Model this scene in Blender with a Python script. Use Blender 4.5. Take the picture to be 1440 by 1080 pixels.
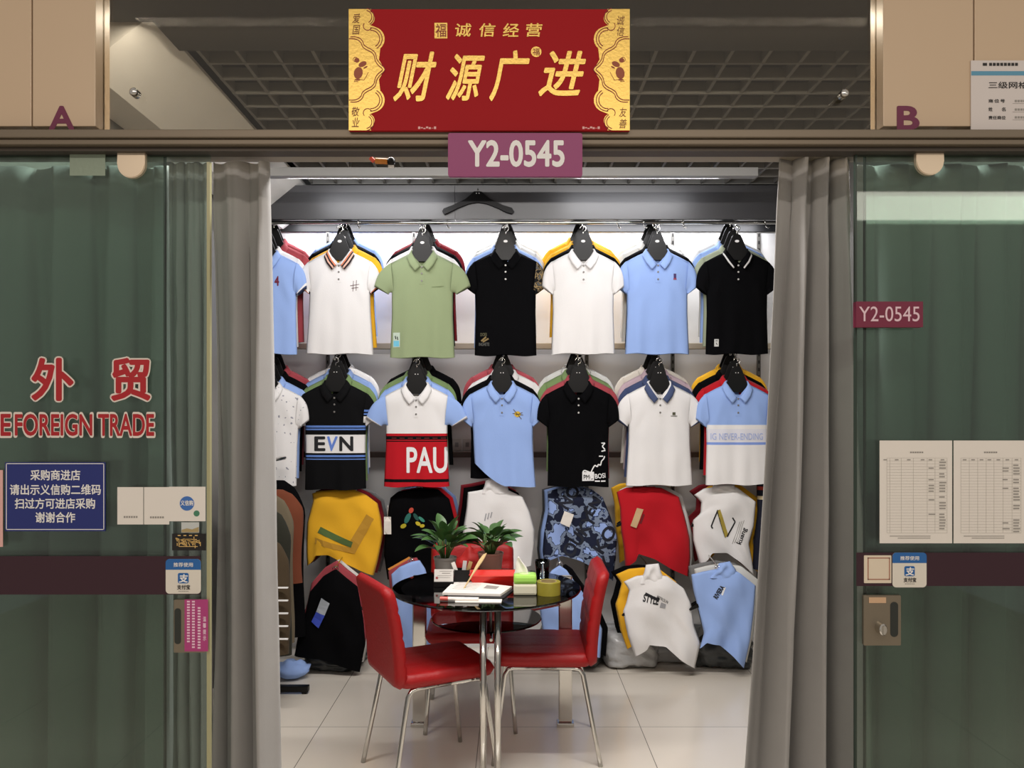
import bpy, bmesh, math, random
from mathutils import Vector, Matrix, noise
from mathutils.bvhtree import BVHTree

for o in list(bpy.data.objects):
    bpy.data.objects.remove(o)
SC = bpy.context.scene
COL = SC.collection
PI = math.pi
F, H, HZ, CX = 1100.0, 1.55, 585.0, 720.0


def P(px, py, d):
    """a point of the shop: photo measure at a distance d (metres) into the place"""
    return Vector(((px - CX) / F * d, d, H + (HZ - py) / F * d))


def lin(c):
    if isinstance(c, str):
        c = c.lstrip('#')
        c = [int(c[i:i + 2], 16) for i in (0, 2, 4)]
    r = []
    for v in c[:3]:
        v = v / 255.0
        r.append(v / 12.92 if v <= .04045 else ((v + .055) / 1.055) ** 2.4)
    return (r[0], r[1], r[2], 1.0)


# ---------------------------------------------------------------- camera, world, lights, exposure
cam_d = bpy.data.cameras.new('camera')
cam_d.sensor_width = 36.0
cam_d.lens = F / 1440.0 * 36.0
cam_d.shift_y = (HZ - 540.0) / 1440.0
cam_d.clip_start = .05
cam = bpy.data.objects.new('camera', cam_d)
cam.location = (0, 0, H)
cam.rotation_euler = (PI / 2, 0, 0)
COL.objects.link(cam)
SC.camera = cam

w = bpy.data.worlds.new('world')
SC.world = w
w.use_nodes = True
bg = w.node_tree.nodes['Background']
bg.inputs[0].default_value = lin((255, 244, 232))
bg.inputs[1].default_value = .42

SC.view_settings.view_transform = 'Standard'
SC.view_settings.look = 'None'
SC.view_settings.exposure = 0.0
SC.view_settings.gamma = 1.0
SC.view_settings.use_curve_mapping = False


def area(name, loc, sx, sy, watts, color, rot=(0, 0, 0), spread=PI):
    l = bpy.data.lights.new(name, 'AREA')
    l.shape = 'RECTANGLE'
    l.size, l.size_y = sx, sy
    l.energy = watts
    l.color = lin(color)[:3]
    l.spread = spread
    o = bpy.data.objects.new(name, l)
    o.location = loc
    o.rotation_euler = rot
    COL.objects.link(o)
    return o


# ceiling lamps of the shop (just under the dark ceiling board behind the transom), and two short lamps added for patches of glow on the fascia
area('shop_ceiling_lamp', (0.0, 2.72, 2.93), 2.6, .12, 80, (255, 250, 246), (math.radians(14), 0, 0))
area('fascia_glow_lamp', (-.85, 4.34, 2.86), .8, .05, 4.2, (250, 250, 255), (math.radians(44), 0, 0))
area('fascia_glow_lamp_second', (.75, 4.34, 2.86), .8, .05, 4.2, (250, 250, 255), (math.radians(44), 0, 0))
area('wall_washer', (0.1, 5.13, 2.835), 3.1, .05, 26, (250, 250, 255), (math.radians(8), 0, 0))
# corridor lamps
area('corridor_lamp', (-.2, -.5, 3.29), 4.0, .16, 46, (255, 243, 230), (math.radians(25), 0, 0))
area('corridor_side_lamp', (2.65, .35, 2.66), 1.7, .16, 4, (255, 246, 232), (math.radians(50), 0, 0))

# ---------------------------------------------------------------- materials
MATS = {}


def nodes(m):
    m.use_nodes = True
    nt = m.node_tree
    return nt, nt.nodes['Principled BSDF']


def mat(name, c, rough=.6, metal=0.0, bump=0.0, bscale=60, emit=None, spec=.5, sheen=0.0, var=0.0, vscale=4, coat=0.0):
    if name in MATS:
        return MATS[name]
    m = bpy.data.materials.new(name)
    nt, b = nodes(m)
    col = lin(c)
    b.inputs['Base Color'].default_value = col
    b.inputs['Roughness'].default_value = rough
    b.inputs['Metallic'].default_value = metal
    b.inputs['Specular IOR Level'].default_value = spec
    if sheen:
        b.inputs['Sheen Weight'].default_value = sheen
    if coat:
        b.inputs['Coat Weight'].default_value = coat
    tc = nt.nodes.new('ShaderNodeTexCoord')
    if bump:
        n = nt.nodes.new('ShaderNodeTexNoise')
        n.inputs['Scale'].default_value = bscale
        n.inputs['Detail'].default_value = 4
        nt.links.new(tc.outputs['Object'], n.inputs['Vector'])
        bp = nt.nodes.new('ShaderNodeBump')
        bp.inputs['Strength'].default_value = bump
        bp.inputs['Distance'].default_value = .01
        nt.links.new(n.outputs['Fac'], bp.inputs['Height'])
        nt.links.new(bp.outputs['Normal'], b.inputs['Normal'])
    if var:
        n = nt.nodes.new('ShaderNodeTexNoise')
        n.inputs['Scale'].default_value = vscale
        n.inputs['Detail'].default_value = 3
        nt.links.new(tc.outputs['Object'], n.inputs['Vector'])
        mx = nt.nodes.new('ShaderNodeMix')
        mx.data_type = 'RGBA'
        mx.inputs[6].default_value = tuple(v * (1 - var) for v in col[:3]) + (1,)
        mx.inputs[7].default_value = tuple(min(1, v * (1 + var)) for v in col[:3]) + (1,)
        nt.links.new(n.outputs['Fac'], mx.inputs[0])
        nt.links.new(mx.outputs[2], b.inputs['Base Color'])
    if emit:
        b.inputs['Emission Color'].default_value = lin(emit[0])
        b.inputs['Emission Strength'].default_value = emit[1]
    MATS[name] = m
    return m


def cloth(name, c, rough=.88):
    return mat('cloth_' + name, c, rough, bump=.12, bscale=220, spec=.1 if max(c) < 30 else .2, sheen=0 if max(c) < 30 else .06)


def glassmat(name, tint, refl=1.0, rough=.02):
    if name in MATS:
        return MATS[name]
    m = bpy.data.materials.new(name)
    m.use_nodes = True
    nt = m.node_tree
    nt.nodes.clear()
    out = nt.nodes.new('ShaderNodeOutputMaterial')
    tr = nt.nodes.new('ShaderNodeBsdfTransparent')
    tr.inputs[0].default_value = lin(tint)
    gl = nt.nodes.new('ShaderNodeBsdfGlossy')
    gl.inputs['Roughness'].default_value = rough
    gl.inputs['Color'].default_value = (refl, refl, refl, 1)
    fr = nt.nodes.new('ShaderNodeFresnel')
    fr.inputs[0].default_value = 1.5
    mx = nt.nodes.new('ShaderNodeMixShader')
    nt.links.new(fr.outputs[0], mx.inputs[0])
    nt.links.new(tr.outputs[0], mx.inputs[1])
    nt.links.new(gl.outputs[0], mx.inputs[2])
    nt.links.new(mx.outputs[0], out.inputs[0])
    MATS[name] = m
    return m


def bands(name, stops, rough=.88):
    """cloth woven in horizontal bands: stops = [(z lower edge, colour)...] from the hem up, object z"""
    if name in MATS:
        return MATS[name]
    m = bpy.data.materials.new(name)
    nt, b = nodes(m)
    b.inputs['Roughness'].default_value = rough
    b.inputs['Specular IOR Level'].default_value = .2
    tc = nt.nodes.new('ShaderNodeTexCoord')
    sp = nt.nodes.new('ShaderNodeSeparateXYZ')
    mr = nt.nodes.new('ShaderNodeMapRange')
    mr.inputs['From Min'].default_value = -.75
    mr.inputs['From Max'].default_value = .05
    cr = nt.nodes.new('ShaderNodeValToRGB')
    cr.color_ramp.interpolation = 'CONSTANT'
    els = cr.color_ramp.elements
    els[0].position = 0
    els[0].color = lin(stops[0][1])
    while len(els) > 1:
        els.remove(els[-1])
    for z, c in stops[1:]:
        e = els.new((z + .75) / .8)
        e.color = lin(c)
    nt.links.new(tc.outputs['Object'], sp.inputs[0])
    nt.links.new(sp.outputs['Z'], mr.inputs['Value'])
    nt.links.new(mr.outputs[0], cr.inputs[0])
    nt.links.new(cr.outputs[0], b.inputs['Base Color'])
    MATS[name] = m
    return m


def noisy(name, stops, scale, rough=.88, detail=2, seed=0):
    if name in MATS:
        return MATS[name]
    m = bpy.data.materials.new(name)
    nt, b = nodes(m)
    b.inputs['Roughness'].default_value = rough
    b.inputs['Specular IOR Level'].default_value = .25
    tc = nt.nodes.new('ShaderNodeTexCoord')
    mp = nt.nodes.new('ShaderNodeMapping')
    mp.inputs['Location'].default_value = (seed, seed * 2, seed * 3)
    n = nt.nodes.new('ShaderNodeTexNoise')
    n.inputs['Scale'].default_value = scale
    n.inputs['Detail'].default_value = detail
    cr = nt.nodes.new('ShaderNodeValToRGB')
    cr.color_ramp.interpolation = 'CONSTANT'
    els = cr.color_ramp.elements
    els[0].position = 0
    els[0].color = lin(stops[0][1])
    while len(els) > 1:
        els.remove(els[-1])
    for p, c in stops[1:]:
        e = els.new(p)
        e.color = lin(c)
    nt.links.new(tc.outputs['Object'], mp.inputs[0])
    nt.links.new(mp.outputs[0], n.inputs['Vector'])
    nt.links.new(n.outputs['Fac'], cr.inputs[0])
    nt.links.new(cr.outputs[0], b.inputs['Base Color'])
    MATS[name] = m
    return m


def floor_mat():
    m = bpy.data.materials.new('polished_tile')
    nt, b = nodes(m)
    tc = nt.nodes.new('ShaderNodeTexCoord')
    mp = nt.nodes.new('ShaderNodeMapping')
    mp.inputs['Location'].default_value = (.16, .1, 0)
    br = nt.nodes.new('ShaderNodeTexBrick')
    br.offset = 0.0
    br.inputs['Color1'].default_value = lin((224, 216, 203))
    br.inputs['Color2'].default_value = lin((219, 211, 198))
    br.inputs['Mortar'].default_value = lin((120, 115, 105))
    br.inputs['Scale'].default_value = 1.0
    br.inputs['Mortar Size'].default_value = .002
    br.inputs['Brick Width'].default_value = .8
    br.inputs['Row Height'].default_value = .8
    nt.links.new(tc.outputs['Object'], mp.inputs[0])
    nt.links.new(mp.outputs[0], br.inputs['Vector'])
    n = nt.nodes.new('ShaderNodeTexNoise')
    n.inputs['Scale'].default_value = 2.5
    n.inputs['Detail'].default_value = 5
    nt.links.new(tc.outputs['Object'], n.inputs['Vector'])
    mr = nt.nodes.new('ShaderNodeMapRange')
    mr.inputs['To Min'].default_value = .12
    mr.inputs['To Max'].default_value = .26
    nt.links.new(n.outputs['Fac'], mr.inputs['Value'])
    nt.links.new(mr.outputs[0], b.inputs['Roughness'])
    nt.links.new(br.outputs['Color'], b.inputs['Base Color'])
    b.inputs['Specular IOR Level'].default_value = .5
    return m


CHROME = mat('chrome', (205, 203, 198), .12, 1.0)
STEEL = mat('brushed_steel', (176, 164, 146), .42, 1.0, bump=.05, bscale=400)
ALU = mat('header_aluminium', (120, 108, 92), .45, .35)
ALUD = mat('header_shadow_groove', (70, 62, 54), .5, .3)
BEIGE = mat('beige_panel', (200, 176, 148), .32, spec=.5)
BLACKP = mat('black_plastic', (9, 9, 10), .4, spec=.3)
WHITEP = mat('white_paper', (232, 226, 218), .7)
DARKT = mat('dark_ink', (40, 38, 38), .7)
GREYT = mat('grey_ink', (150, 146, 140), .8)
WHITEI = mat('white_ink', (238, 236, 234), .6)
PURPLE = mat('purple_vinyl', (112, 40, 78), .5)
REDV = mat('red_leather', (152, 18, 20), .48, bump=.15, bscale=90, spec=.35)
GREENGLASS = glassmat('green_glass', (229, 239, 234))
TRANSOM = glassmat('smoked_transom_glass', (216, 211, 200))
CLEAR = glassmat('clear_glass', (225, 235, 238))
SMOKE = glassmat('smoked_glass', (70, 72, 76))

# ---------------------------------------------------------------- mesh helpers


def link(name, me, mats, parent=None, smooth=False):
    o = bpy.data.objects.new(name, me)
    COL.objects.link(o)
    if not isinstance(mats, (list, tuple)):
        mats = [mats]
    if len(me.materials) == 0:
        for m in mats:
            me.materials.append(m)
    if smooth:
        for p in me.polygons:
            p.use_smooth = True
    if parent is not None:
        o.parent = parent
    return o


def obj(name, bm, mats, parent=None, smooth=False, auto=None):
    me = bpy.data.meshes.new(name)
    bmesh.ops.recalc_face_normals(bm, faces=bm.faces[:])
    bm.to_mesh(me)
    bm.free()
    o = link(name, me, mats, parent, smooth or auto is not None)
    if auto is not None:
        sharp_edges(me, auto)
    return o


def sharp_edges(me, ang):
    b = bmesh.new()
    b.from_mesh(me)
    for e in b.edges:
        if len(e.link_faces) == 2 and e.calc_face_angle(0) > ang:
            e.smooth = False
    b.to_mesh(me)
    b.free()


def tag(o, label, cat, group=None, kind=None):
    o['label'] = label
    o['category'] = cat
    if group:
        o['group'] = group
    if kind:
        o['kind'] = kind
    return o


def thing(name, label, cat, loc=(0, 0, 0), rot=(0, 0, 0), group=None):
    o = bpy.data.objects.new(name, None)
    o.empty_display_size = .05
    COL.objects.link(o)
    o.location = loc
    o.rotation_euler = rot
    return tag(o, label, cat, group)


def struct(name, bm, m, parent=None, **k):
    o = obj(name, bm, m, parent, **k)
    if parent is None:
        o['kind'] = 'structure'
    return o


def NB():
    return bmesh.new()


def box(bm, x0, x1, y0, y1, z0, z1, mi=0, bev=0.0, M=None):
    vs = [bm.verts.new(c) for c in ((x0, y0, z0), (x1, y0, z0), (x1, y1, z0), (x0, y1, z0),
                                    (x0, y0, z1), (x1, y0, z1), (x1, y1, z1), (x0, y1, z1))]
    fs = [bm.faces.new([vs[i] for i in q]) for q in
          ((3, 2, 1, 0), (4, 5, 6, 7), (0, 1, 5, 4), (1, 2, 6, 5), (2, 3, 7, 6), (3, 0, 4, 7))]
    for f in fs:
        f.material_index = mi
    if bev:
        es = list({e for f in fs for e in f.edges})
        r = bmesh.ops.bevel(bm, geom=es, offset=bev, segments=2, affect='EDGES', profile=.6)
        vs = list({v for f in r['faces'] for v in f.verts} | {v for v in vs if v.is_valid})
    if M is not None:
        for v in vs:
            if v.is_valid:
                v.co = M @ v.co
    return bm


def tube(bm, pts, r, n=10, cap=True, mi=0, rs=None):
    pts = [Vector(p) for p in pts]
    rings = []
    up = Vector((0, 0, 1))
    prev = None
    for i, p in enumerate(pts):
        a = pts[max(i - 1, 0)]
        b = pts[min(i + 1, len(pts) - 1)]
        t = (b - a).normalized()
        if prev is None:
            s = t.cross(up)
            if s.length < 1e-3:
                s = t.cross(Vector((1, 0, 0)))
            s.normalize()
        else:
            s = (prev - t * prev.dot(t)).normalized()
        prev = s
        q = t.cross(s)
        rr = rs[i] if rs else r
        rings.append([bm.verts.new(p + rr * (math.cos(2 * PI * k / n) * s + math.sin(2 * PI * k / n) * q)) for k in range(n)])
    for a, b in zip(rings, rings[1:]):
        for k in range(n):
            f = bm.faces.new((a[k], a[(k + 1) % n], b[(k + 1) % n], b[k]))
            f.material_index = mi
    if cap:
        bm.faces.new(rings[0][::-1]).material_index = mi
        bm.faces.new(rings[-1]).material_index = mi
    return bm


def lathe(bm, prof, n=32, c=(0, 0, 0), mi=0, closed=False):
    rings = []
    for r, z in prof:
        if r < 1e-6:
            rings.append([bm.verts.new((c[0], c[1], c[2] + z))])
        else:
            rings.append([bm.verts.new((c[0] + r * math.cos(2 * PI * k / n), c[1] + r * math.sin(2 * PI * k / n), c[2] + z)) for k in range(n)])
    prs = list(zip(rings, rings[1:]))
    if closed:
        prs.append((rings[-1], rings[0]))
    for a, b in prs:
        for k in range(n):
            A = [a[k % len(a)], a[(k + 1) % len(a)], b[(k + 1) % len(b)], b[k % len(b)]]
            u = []
            for v in A:
                if v not in u:
                    u.append(v)
            if len(u) > 2:
                bm.faces.new(u).material_index = mi
    return bm


def prism(bm, pts, y0, y1, mi=0):
    """outline in x,z extruded in y"""
    a = [bm.verts.new((x, y0, z)) for x, z in pts]
    b = [bm.verts.new((x, y1, z)) for x, z in pts]
    n = len(pts)
    bm.faces.new(a).material_index = mi
    bm.faces.new(b[::-1]).material_index = mi
    for i in range(n):
        bm.faces.new((a[i], b[i], b[(i + 1) % n], a[(i + 1) % n])).material_index = mi
    return bm


def rrect(x0, x1, z0, z1, r, n=6):
    pts = []
    for cx, cz, a0 in ((x1 - r, z1 - r, 0), (x0 + r, z1 - r, 90), (x0 + r, z0 + r, 180), (x1 - r, z0 + r, 270)):
        for k in range(n + 1):
            a = math.radians(a0 + 90 * k / n)
            pts.append((cx + r * math.cos(a), cz + r * math.sin(a)))
    return pts


def ribbon(bm, pts, wd, y0, y1, mi=0):
    """a stroke of width wd along a polyline in x,z"""
    pts = [Vector(p) for p in pts]
    L, R = [], []
    for i, p in enumerate(pts):
        a, b = pts[max(i - 1, 0)], pts[min(i + 1, len(pts) - 1)]
        t = (b - a).normalized()
        nn = Vector((-t.y, t.x))
        ww = wd[i] if isinstance(wd, (list, tuple)) else wd
        L.append(p + nn * ww / 2)
        R.append(p - nn * ww / 2)
    for i in range(len(pts) - 1):
        prism(bm, [tuple(L[i]), tuple(L[i + 1]), tuple(R[i + 1]), tuple(R[i])], y0, y1, mi)
    return bm


def text_mesh(body, size, bold=0.0, sx=1.0, shear=0.0, ext=.0004, center=True, space=1.0):
    cu = bpy.data.curves.new('t', 'FONT')
    cu.body = body
    cu.size = 1.0
    cu.offset = 0.0
    cu.shear = shear
    cu.resolution_u = 4
    cu.space_character = space
    o = bpy.data.objects.new('t', cu)
    COL.objects.link(o)
    dg = bpy.context.evaluated_depsgraph_get()
    me = bpy.data.meshes.new_from_object(o.evaluated_get(dg))
    bpy.data.objects.remove(o)
    bpy.data.curves.remove(cu)
    bm = bmesh.new()
    bm.from_mesh(me)
    bpy.data.meshes.remove(me)
    xs = [v.co.x for v in bm.verts]
    zs = [v.co.y for v in bm.verts]
    if bold > .004:                                   # heavier strokes: the outline swept round a small circle
        src = bm.copy()
        n = 12 if bold > .05 else 8
        for q in range(n):
            m2 = bpy.data.meshes.new('b')
            src.to_mesh(m2)
            m2.transform(Matrix.Translation((bold * math.cos(2 * PI * q / n), bold * math.sin(2 * PI * q / n), q + 1)))
            bm.from_mesh(m2)
            bpy.data.meshes.remove(m2)
        src.free()
    xs = [v.co.x for v in bm.verts]
    zs = [v.co.y for v in bm.verts]
    cx = (min(xs) + max(xs)) / 2 if center else min(xs)
    cz = (min(zs) + max(zs)) / 2
    h = max(zs) - min(zs)
    k = size
    for v in bm.verts:
        v.co = Vector(((v.co.x - cx) * k * sx, -3e-5 * round(v.co.z), (v.co.y - cz) * k))
    if ext:
        r = bmesh.ops.extrude_face_region(bm, geom=bm.faces[:])
        for v in [g for g in r['geom'] if isinstance(g, bmesh.types.BMVert)]:
            v.co.y -= ext
    return bm


def fit_text(body, wd, ht, bold=0.0, shear=0.0, ext=.0004, space=1.0):
    """lettering scaled to a width and height in metres"""
    bm = text_mesh(body, 1.0, bold, 1.0, shear, 0, True, space)
    xs = [v.co.x for v in bm.verts]
    zs = [v.co.z for v in bm.verts]
    kx = wd / (max(xs) - min(xs))
    kz = ht / (max(zs) - min(zs))
    for v in bm.verts:
        v.co.x *= kx
        v.co.z *= kz
    if ext:
        r = bmesh.ops.extrude_face_region(bm, geom=bm.faces[:])
        for v in [g for g in r['geom'] if isinstance(g, bmesh.types.BMVert)]:
            v.co.y -= ext
    return bm


def move(bm, x=0, y=0, z=0, roll=0):
    M = Matrix.Translation((x, y, z)) @ Matrix.Rotation(roll, 4, 'Y')
    bmesh.ops.transform(bm, matrix=M, verts=bm.verts[:])
    return bm


def poly_at(pl, t):
    """point at fraction t of a polyline, by length"""
    ls = [math.dist(a, b) for a, b in zip(pl, pl[1:])]
    tot = sum(ls)
    s = t * tot
    for (a, b), l in zip(zip(pl, pl[1:]), ls):
        if s <= l or l == ls[-1] and b is pl[-1]:
            k = min(1, s / l) if l else 0
            return (a[0] + (b[0] - a[0]) * k, a[1] + (b[1] - a[1]) * k)
        s -= l
    return pl[-1]


# ---------------------------------------------------------------- the room shell
D0 = 2.24                                   # the shop front
bm = NB()
box(bm, -4, 4, -3.0, 5.4, -.1, 0)
struct('floor', bm, floor_mat())

WALLM = mat('display_wall', (222, 221, 220), .45, var=.03, vscale=2)
bm = NB()
box(bm, -1.75, 1.95, 5.25, 5.35, 0, 3.3)
struct('wall_back', bm, WALLM)
SIDEM = mat('side_wall', (130, 128, 124), .6)
bm = NB()
box(bm, -1.80, -1.70, 2.36, 5.35, 0, 3.3)
struct('wall_left', bm, SIDEM)
bm = NB()
box(bm, 1.90, 2.0, 2.36, 5.35, 0, 3.3)
struct('wall_right', bm, SIDEM)

# lattice ceiling
GRID = mat('lattice_grey', (132, 130, 125), .6)
bm = NB()
y = 3.02
while y < 5.22:
    box(bm, -1.24, 1.89, y, y + .014, 2.98, 3.03)
    y += .15
x = -1.24
while x < 1.9:
    box(bm, x, x + .014, 3.02, 5.22, 2.982, 3.03)
    x += .15
struct('ceiling_lattice', bm, GRID)
bm = NB()
box(bm, -1.8, 2.0, 2.36, 5.35, 3.2, 3.3)
struct('ceiling', bm, mat('ceiling_void', (58, 55, 50), .8))
bm = NB()
box(bm, -1.53, 1.9, 2.38, 2.79, 2.955, 3.19)
box(bm, -1.28, 1.9, 2.79, 3.01, 2.955, 3.19)
box(bm, -1.7, -1.53, 2.38, 2.79, 2.80, 3.19)
struct('ceiling_board', bm, mat('dark_ceiling_board', (62, 58, 50), .6))
bm = NB()
prism(bm, [(-1.69, 2.80), (-1.53, 2.80), (-1.29, 2.985), (-1.29, 3.0), (-1.69, 3.0)], 2.80, 5.24)
struct('ceiling_bulkhead', bm, mat('bulkhead_white', (240, 238, 232), .4, var=.05, vscale=6))

# front: beige panels over the doors
Z183 = P(0, 183, D0).z
XA, XB = P(142, 0, D0).x, P(1235, 0, D0).x
bm = NB()
xj = P(54, 0, D0).x
box(bm, -2.3, xj - .002, D0 - .03, D0 + .05, Z183, 3.3, bev=.002)
box(bm, xj + .002, XA, D0 - .03, D0 + .05, Z183, 3.3, bev=.002)
struct('wall_front_left', bm, BEIGE)
bm = NB()
xj = P(1361, 0, D0).x
box(bm, XB, xj - .002, D0 - .03, D0 + .05, Z183, 3.3, bev=.002)
box(bm, xj + .002, 2.5, D0 - .03, D0 + .05, Z183, 3.3, bev=.002)
struct('wall_front_right', bm, BEIGE)
# transom glass with its two bolts
bm = NB()
box(bm, XA, XB, D0 + .01, D0 + .02, Z183, 3.3)
tr = struct('window_1', bm, TRANSOM)
for px, py in ((190, 131), (1186, 133)):
    p = P(px, py, D0 - .01)
    bm = NB()
    lathe(bm, [(0, .016), (.009, .015), (.012, .01), (.012, -.012), (0, -.012)], 20)
    bmesh.ops.transform(bm, matrix=Matrix.Translation(p) @ Matrix.Rotation(PI / 2, 4, 'X'), verts=bm.verts[:])
    obj('glass_bolt', bm, CHROME, tr, smooth=True)
# header rail
bm = NB()
zr = lambda y: P(0, y, D0 - .05).z
box(bm, -2.4, 2.6, D0 - .06, D0 + .02, zr(195), zr(183.5), bev=.003)
box(bm, -2.4, 2.6, D0 - .05, D0 + .02, zr(203), zr(195.5), bev=.003)
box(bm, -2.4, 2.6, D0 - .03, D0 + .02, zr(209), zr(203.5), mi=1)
struct('trim_1', bm, [ALU, ALUD])

# sliding glass doors
ZD = P(0, 209, D0).z


def door(name, x0, x1, y):
    bm = NB()
    box(bm, x0, x1, y, y + .010, .01, ZD + .03)
    return struct(name, bm, GREENGLASS)


dl = door('door_1', -2.3, P(295, 0, D0).x, D0)
dr = door('door_2', P(1203, 0, D0).x, 2.5, D0)
w2 = door('window_2', -2.3, P(232, 0, D0 + .04).x, D0 + .04)
w3 = door('window_3', P(1216, 0, D0 + .04).x, 2.5, D0 + .04)
EDGE = mat('glass_edge', (170, 166, 128), .3)
EDGED = mat('glass_edge_dark', (44, 58, 50), .3)
bm = NB()
x = P(295, 0, D0).x
box(bm, x - .008, x + .001, D0 - .002, D0 + .012, .01, P(0, 228, D0).z)
e_ = obj('edge_strip', bm, EDGE, dl)
bm = NB()
x = P(1203, 0, D0).x
box(bm, x - .001, x + .004, D0 - .001, D0 + .011, .01, ZD)
obj('edge_strip', bm, EDGED, dr)
for w_, px, s in ((w2, 232, -1), (w3, 1216, 1)):
    x = P(px, 0, D0 + .04).x
    bm = NB()
    box(bm, min(x, x + s * .004), max(x, x + s * .004), D0 + .039, D0 + .051, .01, ZD)
    obj('edge_strip', bm, EDGED, w_)
BAND = mat('plum_band', (52, 20, 34), .5)
for d_, a, b, y0, y1 in ((dl, -2.3, P(282, 0, D0).x, 782, 836), (dr, P(1204, 0, D0).x, 2.5, 777, 824)):
    bm = NB()
    box(bm, a, b, D0 - .0012, D0 - .0002, P(0, y1, D0).z, P(0, y0, D0).z)
    obj('safety_band', bm, BAND, d_)


def clamp(d_, x0, x1, y0, y1):
    a, b = P(x0, y1, D0), P(x1, y0, D0)
    r = (b.x - a.x) / 2
    cx = (a.x + b.x) / 2
    pts = [(a.x, b.z), (b.x, b.z)] + [(cx + r * math.cos(-t), a.z + r + r * math.sin(-t)) for t in [PI * k / 16 for k in range(17)]]
    bm = NB()
    prism(bm, pts, D0 - .014, D0 - .0005)
    bmesh.ops.bevel(bm, geom=[e for e in bm.edges if all(abs(v.co.y - (D0 - .014)) < 1e-5 for v in e.verts)], offset=.002, segments=2, affect='EDGES')
    obj('roller_clamp', bm, mat('clamp_steel', (214, 196, 172), .4, .6), d_)


clamp(dl, 168, 207, 209, 252)
clamp(dr, 1285, 1324, 206, 248)


# lock plates
def lockplate(d_, x0, x1, y0, y1, slot, cyl, sticker):
    a, b = P(x0, y1, D0), P(x1, y0, D0)
    bm = NB()
    prism(bm, rrect(a.x, b.x, a.z, b.z, .003), D0 - .012, D0 - .0005)
    lp = obj('lock_plate', bm, mat('lock_steel', (138, 128, 112), .38, .7), d_)
    s0, s1 = P(slot[0], slot[3], D0), P(slot[1], slot[2], D0)
    bm = NB()
    prism(bm, rrect(s0.x, s1.x, s0.z, s1.z, (s1.x - s0.x) / 2 - .0005), D0 - .0126, D0 - .0122)
    obj('finger_slot', bm, mat('slot_dark', (40, 44, 40), .5), lp)
    if cyl:
        c = P(cyl[0], cyl[1], D0 - .012)
        bm = NB()
        lathe(bm, [(0, .03), (.009, .03), (.011, .027), (.012, 0), (.016, -.001)], 20)
        box(bm, -.003, .003, -.008, .008, .03, .034)
        bmesh.ops.transform(bm, matrix=Matrix.Translation(c) @ Matrix.Rotation(PI / 2, 4, 'X') @ Matrix.Scale(1.5, 4, (0, 1, 0)), verts=bm.verts[:])
        obj('lock_cylinder', bm, CHROME, lp)
    if sticker:
        q0, q1 = P(sticker[0], sticker[3], D0 - .013), P(sticker[1], sticker[2], D0 - .013)
        bm = NB()
        box(bm, q0.x, q1.x, D0 - .0135, D0 - .0122, q0.z, q1.z)
        obj('price_label', bm, mat('peach_label', (206, 170, 136), .6), lp)
    return lp


lockplate(dl, 247, 291, 842, 916, (248, 257, 854, 904), None, None)
lockplate(dr, 1212, 1264, 836, 906, (1249, 1260, 845, 894), (1236, 882), (1222, 1246, 840, 848))

# ---------------------------------------------------------------- signs of the front


def flat_board(name, x0, x1, y0, y1, d, m, parent, th=.004, r=0.0):
    a, b = P(x0, y1, d), P(x1, y0, d)
    bm = NB()
    if r:
        prism(bm, rrect(a.x, b.x, a.z, b.z, r), d, d + th)
    else:
        box(bm, a.x, b.x, d, d + th, a.z, b.z)
    if parent is not None:
        M = Matrix.Translation(-parent.location)
        bmesh.ops.transform(bm, matrix=M, verts=bm.verts[:])
    return obj(name, bm, m, parent)


def letter(parent, body, x0, x1, y0, y1, d, m, bold=0.0, shear=0.0, name='lettering', ext=.0006, vertical=False, space=1.0):
    """lettering filling the measured rectangle, laid on a board whose face is at distance d"""
    a, b = P(x0, y1, d), P(x1, y0, d)
    bm = fit_text(body, b.x - a.x, b.z - a.z, bold, shear, ext, space)
    move(bm, (a.x + b.x) / 2, d - .0003, (a.z + b.z) / 2)
    if parent is not None:
        bmesh.ops.transform(bm, matrix=Matrix.Translation(-parent.location), verts=bm.verts[:])
    return obj(name, bm, m, parent)


def dashes(parent, rows, d, m, name='printed_text', lift=.0003):
    """rows of short strokes: (x0, x1, y, height)"""
    bm = NB()
    for x0, x1, y, h in rows:
        a, b = P(x0, y + h / 2, d - lift), P(x1, y - h / 2, d - lift)
        box(bm, a.x, b.x, d - lift - .0003, d - lift, a.z, b.z)
    if parent is not None:
        bmesh.ops.transform(bm, matrix=Matrix.Translation(-parent.location), verts=bm.verts[:])
    return obj(name, bm, m, parent)


VIN = mat('vinyl_plum', (108, 34, 68), .55)
for ch, x0, x1, y0, y1, lab in (('A', 69, 105, 149, 183, 'plum vinyl letter A on the beige panel over the left door'),
                                ('B', 1261, 1293, 149, 183, 'plum vinyl letter B on the beige panel over the right door')):
    a, b = P(x0, y1, D0 - .03), P(x1, y0, D0 - .03)
    bm = fit_text(ch, b.x - a.x, b.z - a.z, .03, 0, .0008)
    o = obj('vinyl_letter', bm, VIN)
    o.location = ((a.x + b.x) / 2, D0 - .0303, (a.z + b.z) / 2)
    tag(o, lab, 'letter', 'panel letters over the doors')

# red plaque
DP = 2.165
pl = thing('plaque', 'red plaque with gold Chinese calligraphy and gold cloud borders above the entrance', 'sign', P(688, 98, DP))
GOLD = mat('gold_foil', (226, 190, 100), .36, .6, bump=.08, bscale=120)
GOLDD = mat('gold_dark_line', (132, 22, 20), .5)
REDB = mat('plaque_red', (158, 10, 20), .6, spec=.2)
flat_board('board', 490.5, 885.5, 13, 183.5, DP, REDB, pl, .012)


def plq(dx, dz):          # photo pixels on the plaque to local metres
    return (dx - 688) / F * DP, (98 - dz) / F * DP


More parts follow.
